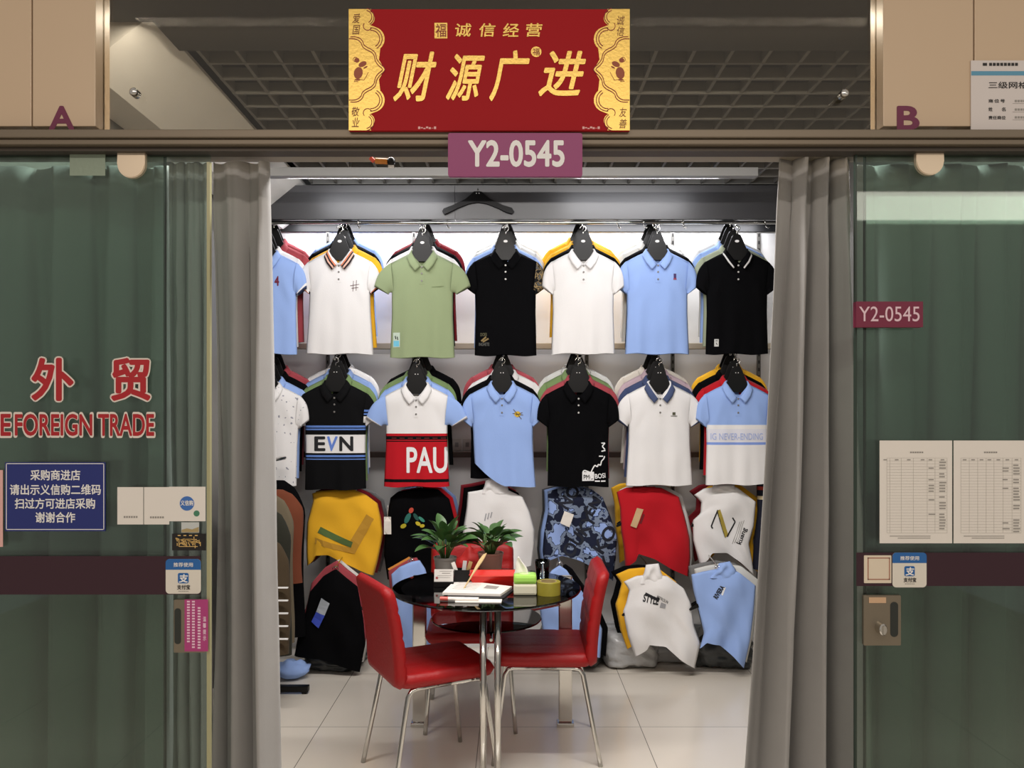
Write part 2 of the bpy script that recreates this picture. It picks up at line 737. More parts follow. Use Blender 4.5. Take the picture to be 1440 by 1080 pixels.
def scallop(side):
    # inner edge of the left gold border, mirrored for the right one
    E = [(490.5, 13), (522, 13)]
    def arc(cx, cy, r, a0, a1, n=12, ry=None):
        return [(cx + r * math.cos(math.radians(a0 + (a1 - a0) * k / n)), cy + (ry or r) * math.sin(math.radians(a0 + (a1 - a0) * k / n))) for k in range(n + 1)]
    E += arc(517, 26, 10, -70, 70)
    E += arc(524, 55, 17, -65, 50)
    E += [(533, 84), (541, 98), (533, 112)]
    E += arc(524, 141, 17, -50, 65)
    E += arc(517, 170, 10, -70, 70)
    E += [(522, 183.5), (490.5, 183.5)]
    return [(x if side < 0 else 1376 - x, y) for x, y in E]


for side in (-1, 1):
    pts = [plq(*p) for p in scallop(side)]
    bm = NB()
    prism(bm, pts, -.0012, -.0001)
    bd = obj('gold_border', bm, GOLD, pl)
    bm = NB()
    mx = (lambda x: x) if side < 0 else (lambda x: 1376 - x)

    def line(pp, wd=.0022):
        ribbon(bm, [plq(mx(x), y) for x, y in pp], wd, -.0020, -.0013)

    def arcp(cx, cy, r, a0, a1, n=16):
        return [(cx + r * math.cos(math.radians(a0 + (a1 - a0) * k / n)), cy + r * math.sin(math.radians(a0 + (a1 - a0) * k / n))) for k in range(n + 1)]
    for off in (0, 3.5):
        half_ = [(491, 55), (498, 55), (504, 57), (508, 61), (510, 66), (515, 70), (521, 73), (526, 78), (528, 86), (532, 92), (538, 98)]
        half_ = [(x + off * .55, y - off * .8) for x, y in half_[:-1]] + [(538 + off, 98)]
        top = half_ + [(x, 196 - y) for x, y in half_[-2::-1]]
        sm = []
        for a_ in range(len(top) - 1):
            p0, p1, p2, p3 = top[max(a_ - 1, 0)], top[a_], top[a_ + 1], top[min(a_ + 2, len(top) - 1)]
            for q in range(4):
                u = q / 4
                sm.append(tuple(.5 * (2 * p1[i] + (p2[i] - p0[i]) * u + (2 * p0[i] - 5 * p1[i] + 4 * p2[i] - p3[i]) * u * u + (3 * p1[i] - p0[i] - 3 * p2[i] + p3[i]) * u ** 3) for i in (0, 1)))
        line(sm + [top[-1]])
    for r in (12, 15.5):
        line(arcp(522, 55, r, -95, 60))
        line(arcp(522, 141, r, -60, 95))
    line(arcp(517, 37, 6, 20, 220), .002)
    line(arcp(517, 159, 6, 140, 340), .002)
    for r in (9, 12):
        line(arcp(514, 24, r, -80, 60), .002)
        line(arcp(514, 172, r, -60, 80), .002)
    obj('cloud_line', bm, GOLDD, bd)
    # small paper-cut rat
    bm = NB()
    def oval(cx, cy, rx, ry, tilt=0.0):
        ps = []
        for q in range(18):
            a = 2 * PI * q / 18
            ex, ey = rx * math.cos(a), ry * math.sin(a)
            ps.append(plq(mx(cx + ex * math.cos(tilt) - ey * math.sin(tilt)), cy + ex * math.sin(tilt) + ey * math.cos(tilt)))
        prism(bm, ps, -.0017, -.0013)
    oval(504, 103, 6.2, 8.5, .2)
    oval(510, 90.5, 6, 3.6, -.45)
    oval(502, 85, 3.6, 3.4)
    oval(514, 95, 3.2, 1.1, -.5)
    oval(503, 112.5, 4, 1.3)
    line(arcp(500, 84, 3.2, 0, 360), .0013)
    line([(506, 112), (512, 113), (516, 106), (518, 102)], .0012)
    line([(500, 112), (498, 115), (504, 115)], .0014)
    obj('rat_emblem', bm, mat('papercut_brown', (150, 70, 36), .5), bd)
INKB = mat('plaque_corner_ink', (120, 62, 24), .5)
for ch, x, y in (('爱', 501, 26), ('国', 501, 42), ('敬', 500, 157), ('业', 500, 172), ('诚', 873, 29), ('信', 873, 44), ('友', 876, 158), ('善', 876, 174)):
    letter(pl, ch, x - 5.5, x + 5.5, y - 6.5, y + 6.5, DP - .0012, INKB, .0, .2, 'corner_character')
for ch, x0, x1, y0, y1 in (('财', 553, 614, 73, 143), ('源', 627, 682, 76, 142), ('广', 688, 745, 71, 143), ('进', 757, 824, 72, 136)):
    letter(pl, ch, x0, x1, y0, y1, DP, GOLD, .018, .28, 'large_character', .0016)
for ch, x0, x1 in (('诚', 640, 663), ('信', 674, 697), ('经', 707, 730), ('营', 740, 763)):
    letter(pl, ch, x0, x1, 33, 52, DP, GOLD, .014, .1, 'small_character', .001)
flat_board('square_seal', 611, 629, 32, 54, DP - .001, GOLD, pl, .0009)
letter(pl, '福', 612.5, 627.5, 33.5, 52, DP - .0012, GOLDD, .0, 0, 'seal_character')
c = plq(754, 73)
bm = NB()
lathe(bm, [(0, .001), (.0145, .001), (.0145, 0)], 28)
bmesh.ops.transform(bm, matrix=Matrix.Translation((c[0], 0, c[1])) @ Matrix.Rotation(PI / 2, 4, 'X'), verts=bm.verts[:])
obj('round_seal', bm, GOLD, pl)
letter(pl, '福', 749, 759, 68, 78, DP - .001, GOLDD, .0, 0, 'seal_character')
bm = NB()
for x0, x1 in ((588, 614), (819, 844)):
    for k in range(7):
        xx = x0 + (x1 - x0) * k / 7
        a, b = plq(xx, 181.5 - (k % 2)), plq(xx + 3, 178 + (k % 3))
        box(bm, a[0], b[0], -.0006, -.0001, a[1], b[1])
obj('tape_residue', bm, mat('tape_pale', (226, 170, 166), .5), pl)

# purple stall number
DS = 2.155
sg = thing('stall_sign', 'purple rectangular stall sign Y2-0545 hung under the red plaque', 'sign', P(725, 217, DS))
flat_board('board', 630, 819, 187, 248, DS, mat('sign_purple', (140, 48, 104), .45), sg, .012, .006)
letter(sg, 'Y2-0545', 658, 794, 197, 235, DS, WHITEI, .026, 0, 'lettering')
DQ = 2.205
sg = thing('stall_sign', 'small plum stall sign Y2-0545 stuck on the right glass door', 'sign', P(1251, 442, DQ))
flat_board('board', 1204, 1298, 424, 460, DQ, mat('sign_plum', (116, 26, 58), .45), sg, .02, .001)
letter(sg, 'Y2-0545', 1208, 1293, 431, 452, DQ, mat('pale_pink_ink', (226, 196, 206), .6), .004, 0, 'lettering')

# stickers on the glass
DG = D0 - .0012


def sticker(name, label, cat, x0, x1, y0, y1, m, r=0.0, th=.0008, d=None, group=None):
    d = d or DG
    t = thing(name, label, cat, P((x0 + x1) / 2, (y0 + y1) / 2, d), group=group)
    flat_board('sheet', x0, x1, y0, y1, d - th, m, t, th, r)
    return t, d - th


RED_I = mat('lettering_red', (172, 24, 34), .5)
OUT_I = mat('lettering_outline', (226, 214, 204), .6)
t = thing('vinyl_lettering', 'large red Chinese characters outlined in white on the left glass', 'lettering', P(127, 535, DG))
for ch, x0, x1, y0, y1 in (('外', 44, 104, 503, 564), ('贸', 156, 212, 503, 564)):
    letter(t, ch, x0 - 2, x1 + 2, y0 - 2, y1 + 2, DG, OUT_I, .07, 0, 'outline', .0004)
    letter(t, ch, x0, x1, y0, y1, DG - .0005, RED_I, .03, 0, 'character', .0004)
t = thing('vinyl_lettering', 'red English words FOREIGN TRADE outlined in white on the left glass', 'lettering', P(110, 597, DG))
for wd, x0, x1 in (('E', 1, 15.5), ('FOREIGN', 21, 130), ('TRADE', 138, 217)):
    letter(t, wd, x0 - 2, x1 + 2, 579, 616, DG, OUT_I, .058, 0, 'outline', .0004)
    letter(t, wd, x0, x1, 582, 613, DG - .0005, RED_I, .022, 0, 'word', .0004)

t, d = sticker('notice_sign', 'blue notice with white Chinese text and border on the left glass', 'sign', 7, 148, 650, 747, mat('notice_blue', (32, 44, 116), .4), th=.003)
bm = NB()
a, b = P(8.5, 745, d), P(146.5, 651.5, d)
for q in ((a.x, b.x, a.z, a.z + .002), (a.x, b.x, b.z - .002, b.z), (a.x, a.x + .002, a.z, b.z), (b.x - .002, b.x, a.z, b.z)):
    box(bm, q[0], q[1], d - .0004, d - .0001, q[2], q[3])
move(bm, -t.location.x, -t.location.y, -t.location.z)
obj('border', bm, WHITEI, t)
for s, x0, x1, y in (('采购商进店', 43, 113, 668), ('请出示义信购二维码', 14, 142, 688.5), ('扫过方可进店采购', 21, 134, 708), ('谢谢合作', 50, 106, 727.5)):
    letter(t, s, x0, x1, y - 7.5, y + 7.5, d, WHITEI, .016)

sticker('paper_sheet', 'pink paper edge stuck at the far left of the left glass', 'paper', -40, 4, 661, 769, mat('pink_paper', (226, 176, 170), .7))
t, d = sticker('code_card', 'white card left of its twin beside the blue notice', 'card', 165, 201.5, 685, 737.5, WHITEP, group='white cards beside the blue notice')
dashes(t, [(174 + k * 3.4, 176.4 + k * 3.4, 727, 2.6) for k in range(6)], d, GREYT)
t, d = sticker('code_card', 'white card in the middle between its twin and the round blue badge', 'card', 202.5, 238, 685, 737.5, WHITEP, group='white cards beside the blue notice')
dashes(t, [(211 + k * 3.4, 213.4 + k * 3.4, 727.5, 2.6) for k in range(6)], d, GREYT)
t, d = sticker('code_card', 'white card with a round blue badge near the left door edge', 'card', 237.5, 289, 684.5, 733, WHITEP, d=DG - .0004)
c = P(263, 708, d)
bm = NB()
lathe(bm, [(0, .0008), (.0205, .0008), (.0205, 0)], 32)
bmesh.ops.transform(bm, matrix=Matrix.Translation(c - t.location) @ Matrix.Rotation(PI / 2, 4, 'X'), verts=bm.verts[:])
obj('round_badge', bm, mat('badge_blue', (62, 112, 186), .5), t)
letter(t, '义信购', 254, 272, 703.5, 711, d - .0008, WHITEI, .02)
c = P(276.5, 722, d)
bm = NB()
lathe(bm, [(0, .0008), (.0085, .0008), (.0085, 0)], 20)
bmesh.ops.transform(bm, matrix=Matrix.Translation(c - t.location) @ Matrix.Rotation(PI / 2, 4, 'X'), verts=bm.verts[:])
obj('green_dot', bm, mat('badge_green', (70, 130, 100), .5), t)

t, d = sticker('picture_sticker', 'tiny pale landscape sticker above the black and gold one', 'sticker', 255, 280, 734.5, 749, mat('pale_sky', (196, 200, 198), .5), d=DG - .0002)
bm = NB()
pts = [P(*q, d) for q in ((255.5, 748.5), (255.5, 745), (263, 743), (270, 744.5), (279.5, 741), (279.5, 748.5))]
prism(bm, [(p.x - t.location.x, p.z - t.location.z) for p in pts], d - t.location.y - .0004, d - t.location.y - .0001)
obj('land', bm, mat('tan_land', (170, 150, 104), .6), t)
t, d = sticker('promo_sticker', 'black sticker with gold brush marks near the left door edge', 'sticker', 242, 289.5, 750.5, 774, mat('sticker_black', (22, 18, 18), .35))
rnd = random.Random(5)
bm = NB()
for k in range(26):
    x = 248 + rnd.random() * 35
    y = 757 + rnd.random() * 9
    L = 2 + rnd.random() * 5
    a = rnd.choice([0, 0, 1.57, 1.2, -1, .5])
    pp = [P(x - L * math.cos(a), y - L * .8 * math.sin(a), d), P(x + L * math.cos(a), y + L * .8 * math.sin(a), d)]
    ribbon(bm, [(p.x - t.location.x, p.z - t.location.z) for p in pp], .0022, d - t.location.y - .0004, d - t.location.y - .0001)
obj('brush_mark', bm, mat('sticker_gold', (216, 178, 108), .5), t)
dashes(t, [(250 + 8 * k, 254 + 8 * k, 753, 1.4) for k in range(4)] + [(252, 278, 768.5, .9)], d, mat('sticker_gold', (216, 178, 108), .5))


def pay_sticker(x0, x1, y0, y1, lab):
    t, d = sticker('payment_sticker', lab, 'sticker', x0, x1, y0, y1, mat('sticker_cream', (226, 220, 208), .4), r=.011, d=DG - .0015, group='blue and white payment stickers')
    k = (x1 - x0) / 49.0
    X = lambda u: x0 + u * k
    Y = lambda v: y0 + v * k
    a, b = P(x0, Y(15), d), P(x1, y0, d)
    r = .011
    pts = [(a.x, a.z), (b.x, a.z)]
    for cx, a0 in ((b.x - r, 0), (a.x + r, 90)):
        for q in range(7):
            an = math.radians(a0 + 15 * q)
            pts.append((cx + r * math.cos(an), b.z - r + r * math.sin(an)))
    bm = NB()
    prism(bm, [(x - t.location.x, z - t.location.z) for x, z in pts], d - t.location.y - .0005, d - t.location.y - .0001)
    BL = mat('pay_blue', (36, 100, 168), .4)
    obj('blue_header', bm, BL, t)
    letter(t, '推荐使用', X(11), X(38), Y(5), Y(11), d - .0005, WHITEI, .01)
    a, b = P(X(17), Y(34), d), P(X(32), Y(19.5), d)
    bm = NB()
    prism(bm, [(x - t.location.x, z - t.location.z) for x, z in rrect(a.x, b.x, a.z, b.z, .005)], d - t.location.y - .0005, d - t.location.y - .0001)
    obj('logo_square', bm, BL, t)
    letter(t, '支', X(18.5), X(31), Y(21), Y(33), d - .0005, WHITEI, .03, .1, 'logo_mark')
    letter(t, '支付宝', X(16), X(34), Y(36), Y(42.5), d, DARKT, .02)
    dashes(t, [(X(18 + 2.4 * q), X(19.6 + 2.4 * q), Y(45), 1.0) for q in range(6)], d, GREYT)


pay_sticker(233, 282.5, 786, 835, 'blue and white payment sticker above the pink notice on the left door')
pay_sticker(1255, 1303, 777, 826, 'blue and white payment sticker above the lock on the right door')
t, d = sticker('code_card', 'small cream card with a brown frame left of the right payment sticker', 'card', 1215, 1253.5, 781, 820, mat('card_cream', (226, 212, 190), .5), r=.002)
bm = NB()
a, b = P(1220, 815.5, d), P(1251.5, 784, d)
for q in ((a.x, b.x, a.z, a.z + .003), (a.x, b.x, b.z - .003, b.z), (a.x, a.x + .003, a.z, b.z), (b.x - .003, b.x, a.z, b.z)):
    box(bm, q[0], q[1], d - .0004, d - .0001, q[2], q[3])
move(bm, -t.location.x, -t.location.y, -t.location.z)
obj('frame', bm, mat('frame_brown', (170, 116, 96), .5), t)

t, d = sticker('notice_sticker', 'pink notice with vertical white text on the left lock plate', 'sticker', 259.5, 292.5, 843, 916, mat('notice_pink', (176, 62, 124), .5), d=D0 - .0125)
for i, ch in enumerate('温馨提示'):
    letter(t, ch, 285.5, 290, 867 + i * 9, 874 + i * 9, d, mat('notice_ink', (236, 200, 218), .6), .02)
rows = []
for cx, y0, y1 in ((280, 855, 912), (272, 846, 912), (265, 846, 906)):
    y = y0
    while y < y1:
        rows.append((cx - 2, cx + 2, y, 2.3))
        y += 4
dashes(t, rows, d, mat('notice_ink', (236, 200, 218), .6))
sticker('tape_patch', 'pale green square tape patch near the top of the left glass', 'tape', 98, 148, 212, 247, mat('tape_green', (138, 152, 134), .4, bump=.1, bscale=80))


# A4 sheets with ruled tables
def a4(x0, x1, y0, y1, lab, cols, seed):
    rnd = random.Random(seed)
    t, d = sticker('paper_sheet', lab, 'paper', x0, x1, y0, y1, WHITEP, group='ruled sheets on the right door')
    W_, H_ = x1 - x0, y1 - y0
    tx0, tx1, ty0, ty1 = x0 + W_ * .1, x0 + W_ * .93, y0 + H_ * .17, y0 + H_ * .9
    rows = []
    n = 26
    for k in range(n + 1):
        rows.append((tx0, tx1, ty0 + (ty1 - ty0) * k / n, .25))
    for c in cols:
        x = tx0 + (tx1 - tx0) * c
        rows.append((x - .15, x + .15, (ty0 + ty1) / 2, ty1 - ty0))
    o = dashes(t, rows, d, mat('rule_grey', (190, 186, 178), .8), 'ruling')
    rows = [(x0 + W_ * .42 + k * 3.2, x0 + W_ * .42 + k * 3.2 + 2.4, y0 + H_ * .115, 2.0) for k in range(6)]
    for c in cols[1:]:
        x = tx0 + (tx1 - tx0) * c
        rows.append((x - 9, x - 4, ty0 + 2.5, 1.3))
    for k in range(1, n):
        y = ty0 + (ty1 - ty0) * (k + .5) / n
        if rnd.random() < .8:
            rows.append((tx1 - 11, tx1 - 4 + rnd.random() * 3, y, 1.6))
        if rnd.random() < .35:
            rows.append((tx1 - 26, tx1 - 19 + rnd.random() * 3, y, 1.4))
    rows += [(x0 + W_ * .14, x0 + W_ * .7, y0 + H_ * .93, .8), (x0 + W_ * .25, x0 + W_ * .7, y0 + H_ * .95, .8)]
    dashes(t, rows, d, GREYT, 'printed_text', .0006)


a4(1237, 1339, 619.5, 764, 'ruled white sheet on the right door, the left of two', (0, .05, .24, .44, .67, .8, 1), 1)
a4(1341, 1443, 619.5, 764, 'ruled white sheet on the right door, the one cut by the photo edge', (0, .14, .28, .42, .55, .7, .85, 1), 2)

# badge board on the beige panel
t = thing('notice_card', 'white information card with blue stripe on the right beige panel', 'card', P(1405, 134, D0 - .033))
d = D0 - .034
flat_board('sheet', 1365.5, 1475, 85, 182.5, d, mat('glossy_card', (214, 206, 202), .12), t, .003)
flat_board('blue_stripe', 1366, 1474.5, 100, 106, d - .0005, mat('stripe_blue', (92, 150, 178), .3), t, .0004)
letter(t, '三级网格员', 1390, 1459, 115, 124.5, d, DARKT, .008)
letter(t, '商位号', 1390, 1413, 139.5, 144.5, d, DARKT, .008, space=1.3)
letter(t, '姓', 1390, 1395.5, 151, 156.5, d, DARKT, .008)
letter(t, '名', 1408.5, 1414, 151, 156.5, d, DARKT, .008)
letter(t, '责任商位', 1390, 1414, 163, 168, d, DARKT, .008)
dashes(t, [(1391 + 5.2 * k, 1395 + 5.2 * k, 90.5, 4.2) for k in range(8)] + [(1382, 1388, 90.5, 4)], d, DARKT)
dashes(t, [(1427 + 4 * k, 1430 + 4 * k, y, 3) for k in range(8) for y in (142, 154, 165)] + [(1424, 1460, y, .4) for y in (145.5, 157.5, 168.5)], d, GREYT)

# ---------------------------------------------------------------- curtains


def curtain(name, label, xt, xb, zt, zb, Y, folds, amp, seed, m, top_amp=.35, group=None, lean=0.0):
    rnd = random.Random(seed)
    ph = [rnd.random() * 6.28 for _ in range(8)]
    NS, NT = folds * 18, 44
    jit = [rnd.uniform(-.5, .5) for _ in range(folds + 3)]
    bm = NB()
    g = []
    for j in range(NT + 1):
        t = j / NT
        row = []
        for i in range(NS + 1):
            s = i / NS
            q = s * folds
            q += jit[int(q)] * (q % 1) * (1 - q % 1) * 1.6
            q += .10 * math.sin(t * 3 + ph[0] + s * 5)
            a = amp * (top_amp + (1 - top_amp) * min(1, t * 2.2)) * (.65 + .5 * math.sin(ph[1] + s * 9) ** 2)
            # pinch pleats in the heading
            pin = max(0, 1 - abs(t - .07) / .06)
            y = Y + a * (math.sin(2 * PI * q) + .16 * math.sin(4 * PI * q + ph[2]) + .05 * math.sin(6 * PI * q + ph[3] + t * 4)) * (1 - .35 * pin)
            y += .006 * noise.noise(Vector((s * 14, t * 7, seed)))
            fold = (xt[1] - xt[0]) / folds
            x = (xt[0] + (xt[1] - xt[0]) * s) * (1 - t) + (xb[0] + (xb[1] - xb[0]) * s) * t
            x += .13 * fold * math.sin(4 * PI * q + ph[4]) * (.5 + .5 * t)
            x += .008 * math.sin(PI * t * 2 + ph[5]) * (s - .5)
            z = zt + (zb - zt) * t + .004 * math.sin(2 * PI * q + 1) * (1 - t)
            row.append(bm.verts.new((x, y + lean * t, z)))
        g.append(row)
    for j in range(NT):
        for i in range(NS):
            bm.faces.new((g[j][i], g[j][i + 1], g[j + 1][i + 1], g[j + 1][i]))
    o = obj(name, bm, m, None, smooth=True)
    mod = o.modifiers.new('thick', 'SOLIDIFY')
    mod.thickness = .003
    return tag(o, label, 'curtain', group)


VELVET = mat('grey_velvet', (156, 154, 152), .7, bump=.1, bscale=500, sheen=.35, spec=.25, var=.06, vscale=12)
VELVET2 = mat('grey_curtain', (166, 166, 166), .75, bump=.1, bscale=400, sheen=.2, spec=.2)
YC = 2.43
px = lambda x, d=YC: P(x, 0, d).x
pz = lambda y, d=YC: P(0, y, d).z
curtain('curtain', 'grey velvet curtain gathered at the left of the entrance', (px(298), px(375)), (px(302), px(390)), pz(229), .02, YC, 2, .05, 8, VELVET, group='grey curtains')
curtain('curtain', 'grey velvet curtain gathered at the right of the entrance', (px(1096), px(1199)), (px(1028), px(1212)), pz(222), .02, YC, 3, .075, 17, VELVET, group='grey curtains', lean=-.03)
curtain('curtain', 'grey curtain drawn behind the left green glass', (px(-60), px(230)), (px(-60), px(232)), pz(228), .02, YC + .05, 4, .06, 21, VELVET2, group='grey curtains')
curtain('curtain', 'narrow grey curtain bunched behind the left glass edge', (px(236), px(292)), (px(236), px(296)), pz(228), .02, YC + .01, 3, .026, 31, VELVET2, group='grey curtains')
curtain('curtain', 'grey curtain drawn behind the right green glass', (px(1214), px(1500)), (px(1214), px(1500)), pz(226), .02, YC + .04, 4, .045, 41, VELVET2, group='grey curtains')
bm = NB()
box(bm, -1.69, 1.89, YC - .03, YC + .03, pz(224), pz(211), bev=.003)
o = obj('curtain_track', bm, mat('track_beige', (150, 142, 128), .5, .2))
tag(o, 'long beige curtain track under the header', 'curtain track')

# small device under the header
c = P(538, 227, 2.37)
t = thing('plug_device', 'small orange and black device hanging under the header left of the purple sign', 'device', c)
s = 2.37 / F
bm = NB()
tube(bm, [(-10 * s, 0, .002), (7 * s, 0, 0)], 4.2 * s, 12)
obj('barrel', bm, mat('device_orange', (196, 122, 40), .4), t)
bm = NB()
bmesh.ops.create_uvsphere(bm, u_segments=16, v_segments=10, radius=6 * s)
move(bm, 12 * s, 0, 0)
obj('knob', bm, BLACKP, t, smooth=True)
bm = NB()
box(bm, 8 * s, 16 * s, -.004, .004, -9 * s, -5.5 * s, bev=.001)
obj('clip', bm, WHITEI, t)
bm = NB()
tube(bm, [(-17 * s, 0, 5 * s), (-12 * s, 0, 0)], 3 * s, 8)
obj('tip', bm, mat('device_red', (226, 92, 70), .5), t)
bm = NB()
tube(bm, [(12 * s, 0, 6 * s), (12 * s, .012, 17 * s)], .0015, 6)
obj('wire', bm, BLACKP, t)

# ---------------------------------------------------------------- display wall
DK = mat('black_gloss_board', (58, 58, 61), .36, spec=.7, var=.12, vscale=3)
zf = lambda y: P(0, y, 4.80).z
bm = NB()
box(bm, -1.69, P(640, 0, 4.8).x - .001, 4.80, 4.86, zf(308), zf(262))
box(bm, P(640, 0, 4.8).x + .001, 1.89, 4.80, 4.86, zf(308), zf(262))
for v in bm.verts:
    if v.co.z > zf(285) and v.co.y < 4.83:
        v.co.y -= .022
o = obj('display_fascia', bm, DK)
tag(o, 'long black glossy fascia board above the top row of shirts', 'panel')
bm = NB()
box(bm, -1.69, 1.89, 4.86, 5.245, 2.855, 2.885)
box(bm, -1.69, 1.89, 5.232, 5.249, 2.785, 2.855)
struct('trim_2', bm, mat('soffit_black', (24, 24, 26), .5))
# uprights
UPR = mat('upright_grey', (110, 108, 104), .4, .5)
for px_ in (461, 582, 703, 825, 946, 1067, 1188):
    x = P(px_, 0, 5.24).x
    if x > 1.88:
        continue
    bm = NB()
    box(bm, x - .012, x + .012, 5.236, 5.2495, .02, 2.78)
    z = .1
    while z < 2.76:
        box(bm, x - .004, x + .004, 5.2345, 5.2365, z, z + .022, mi=1)
        z += .05
    o = obj('wall_upright', bm, [UPR, BLACKP])
    tag(o, 'grey slotted upright on the display wall behind the shirts', 'upright', 'slotted uprights on the back wall')
# rails
for nm, y_, z_, r_, m_, lab in (('clothes_rail', 4.835, P(0, 313, 4.835).z, .011, CHROME, 'long chrome rail below the black fascia'),):
    bm = NB()
    tube(bm, [(-1.68, y_, z_), (1.88, y_, z_)], r_, 12)
    o = obj(nm, bm, m_, smooth=True)
    tag(o, lab, 'rail')
bm = NB()
box(bm, -1.69, 1.89, 5.17, 5.233, P(0, 491, 5.2).z, P(0, 483, 5.2).z, bev=.003)
tag(obj('wall_rail', bm, mat('rail_cream', (190, 178, 158), .5)), 'cream horizontal rail on the wall behind the top row hems', 'rail')
bm = NB()
box(bm, -1.69, 1.89, 5.17, 5.233, P(0, 643, 5.2).z, P(0, 635, 5.2).z, bev=.003)
tag(obj('wall_rail', bm, mat('rail_dark', (78, 62, 56), .5)), 'dark horizontal rail on the wall behind the second row', 'rail')
# wall sockets
for i, px_ in enumerate((642, 657, 672)):
    a, b = P(px_ - 6.5, 634, 5.22), P(px_ + 6.5, 617, 5.22)
    tk = thing('wall_socket', ['white wall socket plate between the PAU and ball emblem polos, leftmost of three',
                               'middle of the three white wall socket plates near the PAU polo',
                               'white wall socket plate nearest the ball emblem polo'][i], 'socket', ((a.x + b.x) / 2, 5.2495, (a.z + b.z) / 2), group='wall sockets')
    bm = NB()
    box(bm, -.03, .03, -.012, 0, -.04, .04, bev=.003)
    obj('plate', bm, mat('socket_white', (206, 202, 196), .5), tk)
    bm = NB()
    box(bm, -.012, .012, -.0135, -.0122, -.015, .015)
    obj('socket_face', bm, mat('socket_grey', (150, 148, 144), .5), tk)
# rail hooks
for i, px_ in enumerate((504, 629, 868, 905, 960, 1075)):
    c = P(px_, 313, 4.835)
    bm = NB()
    tube(bm, [c + Vector((0, -.013 * math.cos(a) - .0, .013 * math.sin(a))) for a in [PI * k / 8 - .6 for k in range(10)]], .004, 6)
    tube(bm, [c + Vector((0, -.012, -.006)), c + Vector((.004, -.02, -.03)), c + Vector((.012, -.03, -.042)), c + Vector((.02, -.03, -.034))], .0035, 6)
    tag(obj('rail_hook', bm, CHROME, smooth=True), 'small chrome hook hanging on the top rail between hangers', 'hook', 'chrome hooks on the top rail')

# tube lamp
t = thing('tube_lamp', 'long white tube lamp under the lattice ceiling', 'lamp', (0.0, 4.34, 2.9))
zt_ = P(0, 245, 4.34).z - 2.9
bm = NB()
box(bm, P(379, 0, 4.34).x - .2, P(1064, 0, 4.34).x, -.03, .03, zt_ - .018, zt_ + .03, bev=.004)
obj('housing', bm, mat('lamp_white', (168, 168, 166), .5), t)
for x in (-.9, 0.2, 1.1):
    bm = NB()
    tube(bm, [(x, 0, zt_ + .02), (x, 0, .09)], .003, 6)
    obj('suspension_wire', bm, CHROME, t)

# ---------------------------------------------------------------- hangers and shirts
LB, WH, BK, GR, MU = (150, 178, 232), (232, 230, 229), (4, 4, 6), (146, 160, 122), (238, 180, 44)
DR, RD, LG, NV, MV, BE, G2, PG = (164, 70, 78), (186, 24, 36), (212, 212, 208), (62, 74, 108), (196, 172, 182), (206, 198, 186), (122, 146, 96), (158, 166, 142)
C_ = {'light blue': cloth('light_blue', LB), 'white': cloth('white', WH), 'black': cloth('black', BK), 'sage green': cloth('sage', GR),
      'mustard': cloth('mustard', MU), 'dusty red': cloth('dusty_red', DR), 'red': cloth('red', RD), 'light grey': cloth('light_grey', LG),
      'navy': cloth('navy', NV), 'mauve': cloth('mauve', MV), 'beige': cloth('beige', BE), 'olive green': cloth('olive_green', G2),
      'pale green': cloth('pale_green', PG), 'dark red': cloth('dark_red', (120, 24, 34)), 'grey': cloth('grey', (120, 120, 120)),
      'dark grey': cloth('dark_grey', (70, 70, 72)), 'steel blue': cloth('steel_blue', (110, 128, 170))}


def hanger_mesh():
    half = [(.014, .098), (.022, .094), (.034, .072), (.05, .03), (.062, .0), (.068, -.03), (.062, -.05), (.04, -.058), (.03, -.06)]
    pts = half + [(-x, z) for x, z in half[::-1]]
    bm = NB()
    prism(bm, pts, -.006, .006)
    for s_ in (-1, 1):
        prism(bm, [(s_ * x, z) for x, z in ((.05, -.036), (.12, -.07), (.165, -.096), (.172, -.106), (.165, -.112), (.11, -.09), (.05, -.062))], -.0035, .0035)
    me = bpy.data.meshes.new('hanger_body')
    bmesh.ops.recalc_face_normals(bm, faces=bm.faces[:])
    bm.to_mesh(me)
    bm.free()
    me.materials.append(BLACKP)
    bm = NB()
    pts = [(0, 0, .094), (0, 0, .116)] + [(.018 * math.sin(a), 0, .134 - .018 * math.cos(a)) for a in [2 * PI * k / 16 for k in range(0, 13)]]
    tube(bm, pts, .0026, 8)
    mh = bpy.data.meshes.new('hanger_hook')
    bm.to_mesh(mh)
    bm.free()
    mh.materials.append(CHROME)
    for p in mh.polygons:
        p.use_smooth = True
    bm = NB()
    prism(bm, [(.013 * math.cos(2 * PI * k / 16), .055 + .008 * math.sin(2 * PI * k / 16)) for k in range(16)], -.0072, -.0061)
    mb = bpy.data.meshes.new('hanger_oval')
    bm.to_mesh(mb)
    bm.free()
    mb.materials.append(WHITEI)
    bm = NB()
    for s in (-1, 1):
        prism(bm, [(s * .008 + .003 * math.cos(2 * PI * k / 8), .06 + .003 * math.sin(2 * PI * k / 8)) for k in range(8)], -.0072, -.0061)
    md = bpy.data.meshes.new('hanger_dots')
    bm.to_mesh(md)
    bm.free()
    md.materials.append(WHITEI)
    return me, mh, mb, md


HG = hanger_mesh()


def hanger(loc, label, style, group, roll=0.0, yaw=0.0):
    t = thing('clothes_hanger', label, 'hanger', loc, (0, roll, yaw), group)
    for nm, me in (('body', HG[0]), ('hook', HG[1])) + ((('badge', HG[2]),) if style == 1 else (('badge', HG[3]),) if style == 2 else ()):
        o = bpy.data.objects.new(nm, me)
        COL.objects.link(o)
        o.parent = t
    return t


def lerp(a, b, t):
    return a + (b - a) * t


